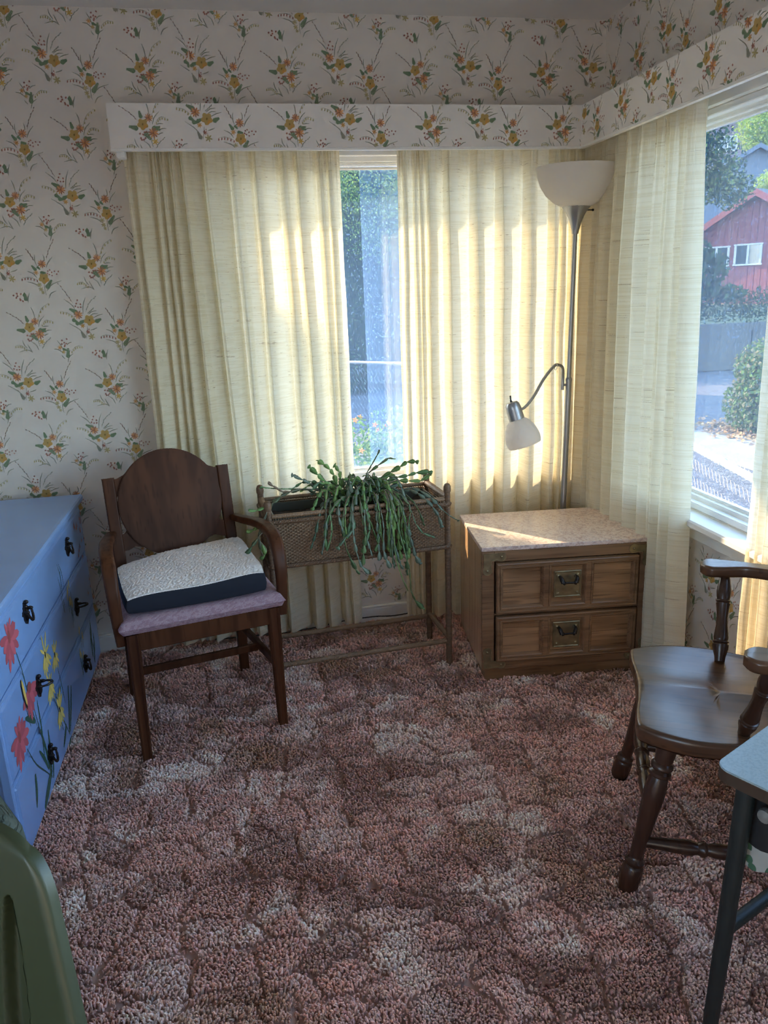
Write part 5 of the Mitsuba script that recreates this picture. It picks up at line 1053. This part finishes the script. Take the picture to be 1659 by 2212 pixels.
# chain-link fences
def chain(name, label, A, B, z0, z1, posts, rail_m, pitch=.055):
    A, B = np.array([*A, 0.]), np.array([*B, 0.]); l = np.linalg.norm(B - A); d = (B - A) / l; n = np.array([-d[1], d[0], 0]); k = L(name, label, 'fence')
    add(k + '__top_rail', tube([A + (0, 0, z1), B + (0, 0, z1)], .021, 12), rail_m, 40)
    for t in posts: 
        p = A + d * t * l; add(k + '__post', cat([tube([p + (0, 0, GZ - .1), p + (0, 0, z1 + .02)], .028, 12), place(lathe([(.034, 0), (.034, .03), (.02, .05), (.003, .055)], 14), p + (0, 0, z1 + .01), (1, 0, 0), (0, 1, 0), (0, 0, 1))]), 'galvanised', 40)
    V, Fs, c = [], [], 0; nw = int(l / pitch); nb = int((z1 + .03 - z0) / pitch)
    for w in range(nw):
        i = np.arange(nb * 3 + 1); ph = (i / 3.0) % 2; tri = np.where(ph < 1, ph, 2 - ph); off = np.where(ph < 1, -1, 1)
        s = (w + tri * 1.06 - .03) * pitch; zz = z1 + .03 - i / 3.0 * pitch
        p = A + np.outer(s, d) + np.outer(zz, (0, 0, 1.)) + np.outer(.004 * np.cos(ph * np.pi), n); e = np.array([(.0019, 0), (-.0010, .0017), (-.0010, -.0017)])
        q = p[:, None] + e[None, :, :1] * d + e[None, :, 1:] * n; a = np.arange(len(p) - 1)[:, None] * 3; j = np.arange(3)[None]; P0, P1 = a + j, a + (j + 1) % 3
        V.append(q.reshape(-1, 3)); Fs.append(np.stack([np.stack([P0, P1, P1 + 3], -1), np.stack([P0, P1 + 3, P0 + 3], -1)]).reshape(-1, 3) + c); c += len(p) * 3
    L(add(k + '__wire_mesh', trimesh.Trimesh(np.vstack(V), np.vstack(Fs), process=False), 'galvanised', False), kind='stuff')
    for t in np.linspace(.06, .94, 5): p = A + d * t * l + (0, 0, z1); add(k + '__tie_wire', tube([p + n * .026 * math.cos(q) + np.array([0, 0, .026 * math.sin(q)]) for q in np.linspace(0, 6.28, 13)], .003, 5), 'galvanised', 40)
chain('side_fence', 'chain link fence with pale top rail outside the side window', (1.62, 2.75), (.78, -1.25), GZ + .03, .40, (0., .98), 'pale_rail')
chain('back_fence', 'chain link fence with a grey post in the narrow back window', (-.05, 7.6), (2.0, 5.53), GZ + .03, .5, (0., .95), 'galvanised', .06)
# evergreen shrub with dry leaves at its foot
plant('shrub', 'bushy evergreen shrub at the edge of the drive outside the side window', 'shrub', 14000, [(5.34, 6.0, -.22, .46, .5, .40), (5.45, 6.1, .22, .40, .45, .40), (5.75, 6.0, .0, .5, .5, .55)], .065, [(.10, .17, .06), (.14, .2, .08), (.24, .22, .14), (.08, .13, .05)], 15, [(5.5, 6.1, GZ), (5.5, 6.1, .2)])
m, q = leaves(900, lambda n, r: np.column_stack([5.1 + .22 * r.normal(size=n), 6.1 + .45 * r.normal(size=n), GZ + .01 + .04 * r.random(n)]), .07, [(.42, .27, .14), (.34, .25, .18), (.5, .36, .2)], 17, .9)
L(add('fallen_leaves', m, 'leaf', False, color=q), 'dry fallen leaves around the evergreen shrub', 'leaves', kind='stuff')
plant('bank_shrub', 'dark ivy trailing along the top of the retaining wall', 'ivy', 16000, [(4.9 + i * 1.1, 13.25, .80, .8, .3, .38) for i in range(14)], .065, DKL, 19, flat=.0)
plant('sapling', 'small shaded broad leaved tree in front of the red house', 'tree', 2600, [(7.85, 12.2, 1.9, .5, .4, .35), (8.3, 12.2, 1.6, .45, .4, .4), (7.9, 12.2, 1.25, .7, .4, .35), (8.9, 12.4, 1.1, .5, .3, .2)], .12, DKL + [(.05, .09, .05)], 21, [(8.1, 12.3, .4), (8.15, 12.2, 1.0), (8.2, 12.2, 1.7)])
plant('tree', 'shaded tree with drooping branches over the retaining wall beside the curtain', 'tree', 15000, [(8.0, 13.0, 4.6, 1.0, .8, .9), (8.5, 13.2, 3.7, 1.0, .8, .7), (8.9, 13.2, 5.2, .9, .6, .5), (7.7, 12.8, 3.0, .7, .6, .6), (9.6, 13.5, 3.3, .5, .4, .4), (8.6, 13.1, 5.9, 1.2, .6, .4)], .085, DKL + [(.05, .09, .05), (.16, .21, .08)], 23, [(7.4, 13.0, GZ), (7.5, 13.0, 2.0), (7.9, 13.0, 4.5)])
# houses up the slope
def house(name, label, c, ang, w, dp, zb, ze, zr, wall_m, roof_m, over=.5, planks=0, windows=(), trim='trim_white', barge=None):
    """gable end faces local -v; u along it."""
    k = L(name, label, 'house'); fr = Frame((*c, 0.), ang)
    P = Polygon([(0, zb), (w, zb), (w, ze), (w / 2, zr), (0, ze)])
    up = lambda P_, d, v: place(extrude(P_, d), (0, v, 0), (1, 0, 0), (0, 0, 1), (0, 1, 0))
    add(k + '__walls', fr(up(P, dp, 0)), wall_m, 30)
    if planks:
        for i in range(planks):
            x0, x1 = i * w / planks, (i + 1) * w / planks; Q = P.intersection(sbox(x0 + .012, zb, x1 - .012, zr))
            if Q.area > .01: add(k + '__plank', fr(up(Q, .03, -.03)), wall_m, 30)
    sl = (zr - ze) / (w / 2); t = .12
    for s in (0, 1):
        q = [(-over, ze - over * sl), (w / 2, zr), (w / 2, zr + t * 1.2), (-over, ze - over * sl + t * 1.2)]; q = Polygon(q if s == 0 else [(w - x, z) for x, z in q])
        add(k + '__roof', fr(up(q, dp + over * 1.4, -over * .8)), roof_m, 30)
        add(k + '__barge_board', fr(up(Polygon([(x, z - .16 if i in (0, 1) else z) for i, (x, z) in enumerate(q.exterior.coords[:-1])]) , .05, -over * .8 - .05)), barge or trim, 30)
    for (x0, z0, x1, z1, n) in windows:
        f = add(k + '__window', fr(cat([cbox((x0 - .08, -.09, z0 - .08), (x1 + .08, -.02, z0), .01), cbox((x0 - .08, -.09, z1), (x1 + .08, -.02, z1 + .08), .01)] + [cbox((x0 + (x1 - x0) * i / n - .05, -.09, z0), (x0 + (x1 - x0) * i / n + .05, -.02, z1), .01) for i in range(n + 1)])), trim, 30)
        for i in range(n): add(f + '__pane', fr(bx((x0 + (x1 - x0) * i / n + .05, -.045, z0), (x0 + (x1 - x0) * (i + 1) / n - .05, -.035, z1))), 'dark_glass', False)
    return k
house('red_house', 'dark red plank sided house with a wide white framed window across the drive', (20.22, 33.53), -62, 8., 8., .2, 2.75, 5.0, 'red_siding', 'roof_grey', .6, 26, [(1.55, 1.98, 2.72, 2.74, 2), (3.05, 1.98, 4.25, 2.78, 2)], barge='red_siding')
house('blue_house', 'blue grey gabled house behind the red house', (32.2, 51.7), -25, 8., 12., 1.5, 7.95, 10.15, 'blue_siding', 'roof_grey', .6, 0, [], 'blue_siding')
house('hill_house', 'distant mauve house with a turquoise roof edge at the top of the side window', (50.2, 82.), -30, 17., 9., 3., 17.4, 18.9, 'mauve_siding', 'roof_teal', .8, 0, [(2.6, 14.6, 4.4, 16.0, 2)])
plant('tree', 'bright sunlit round tree beside the gabled house', 'tree', 9000, [(47.4, 66., 14.2, 2.6, 2.0, 2.2), (49.5, 66, 15.2, 2.4, 2, 2.2), (48.2, 66., 12.6, 2.4, 2., 1.6)], .25, LTL, 25, [(48., 66.5, 2), (48., 66, 13)])
plant('tree', 'pale sunlit bush at the roof edge of the red house', 'tree', 3000, [(30.6, 41., 6.6, 1.0, .9, .8), (31.6, 41., 6.9, 1.0, .9, .8)], .16, LTL, 27, [(31, 41.3, 1.), (31, 41, 6)])
plant('tree', 'dark conifer tops rising behind the bright round tree', 'tree', 1500, [(58.5, 82., 20.2, 2.4, 2, 1.3), (56, 80, 19.6, 1.2, 1, .6)], .5, DKL, 29, [(58, 82.5, 3), (58, 82, 19)])
# the house's own eaves and an unseen tree added to shade part of the back window
k = L('eaves', 'white painted roof overhang outside the windows', kind='structure')
add('eaves__soffit', cat([bx((XL - WT - .5, WT, 2.34), (WT + .12, WT + .52, 2.40)), bx((WT, YF - .5, 2.34), (WT + .12, WT + .0, 2.40))]), 'eave_paint', False)
add('eaves__fascia', cat([cbox((XL - WT - .5, WT + .52, 2.24), (WT + .14, WT + .55, 2.46), .005), cbox((WT + .12, YF - .5, 2.24), (WT + .15, WT + .55, 2.46), .005)]), 'eave_paint', 30)
L(add('roof', cat([bx((XL - WT - .5, YF - .6, 2.56), (WT + .15, WT + .55, 2.66))]), 'roof_grey', False), 'roof over the room', kind='structure')
plant('tree', 'unseen tree added outside the back window to shade its curtain', 'tree', 5200, [(-4.0, 3.0, 3.32, .46, .4, .27), (-3.80, 2.92, 3.1, .27, .3, .18)], .11, MDL, 33, [(-4.6, 3.3, GZ), (-4.5, 3.2, 1.0), (-4.0, 3.05, 3.1)])
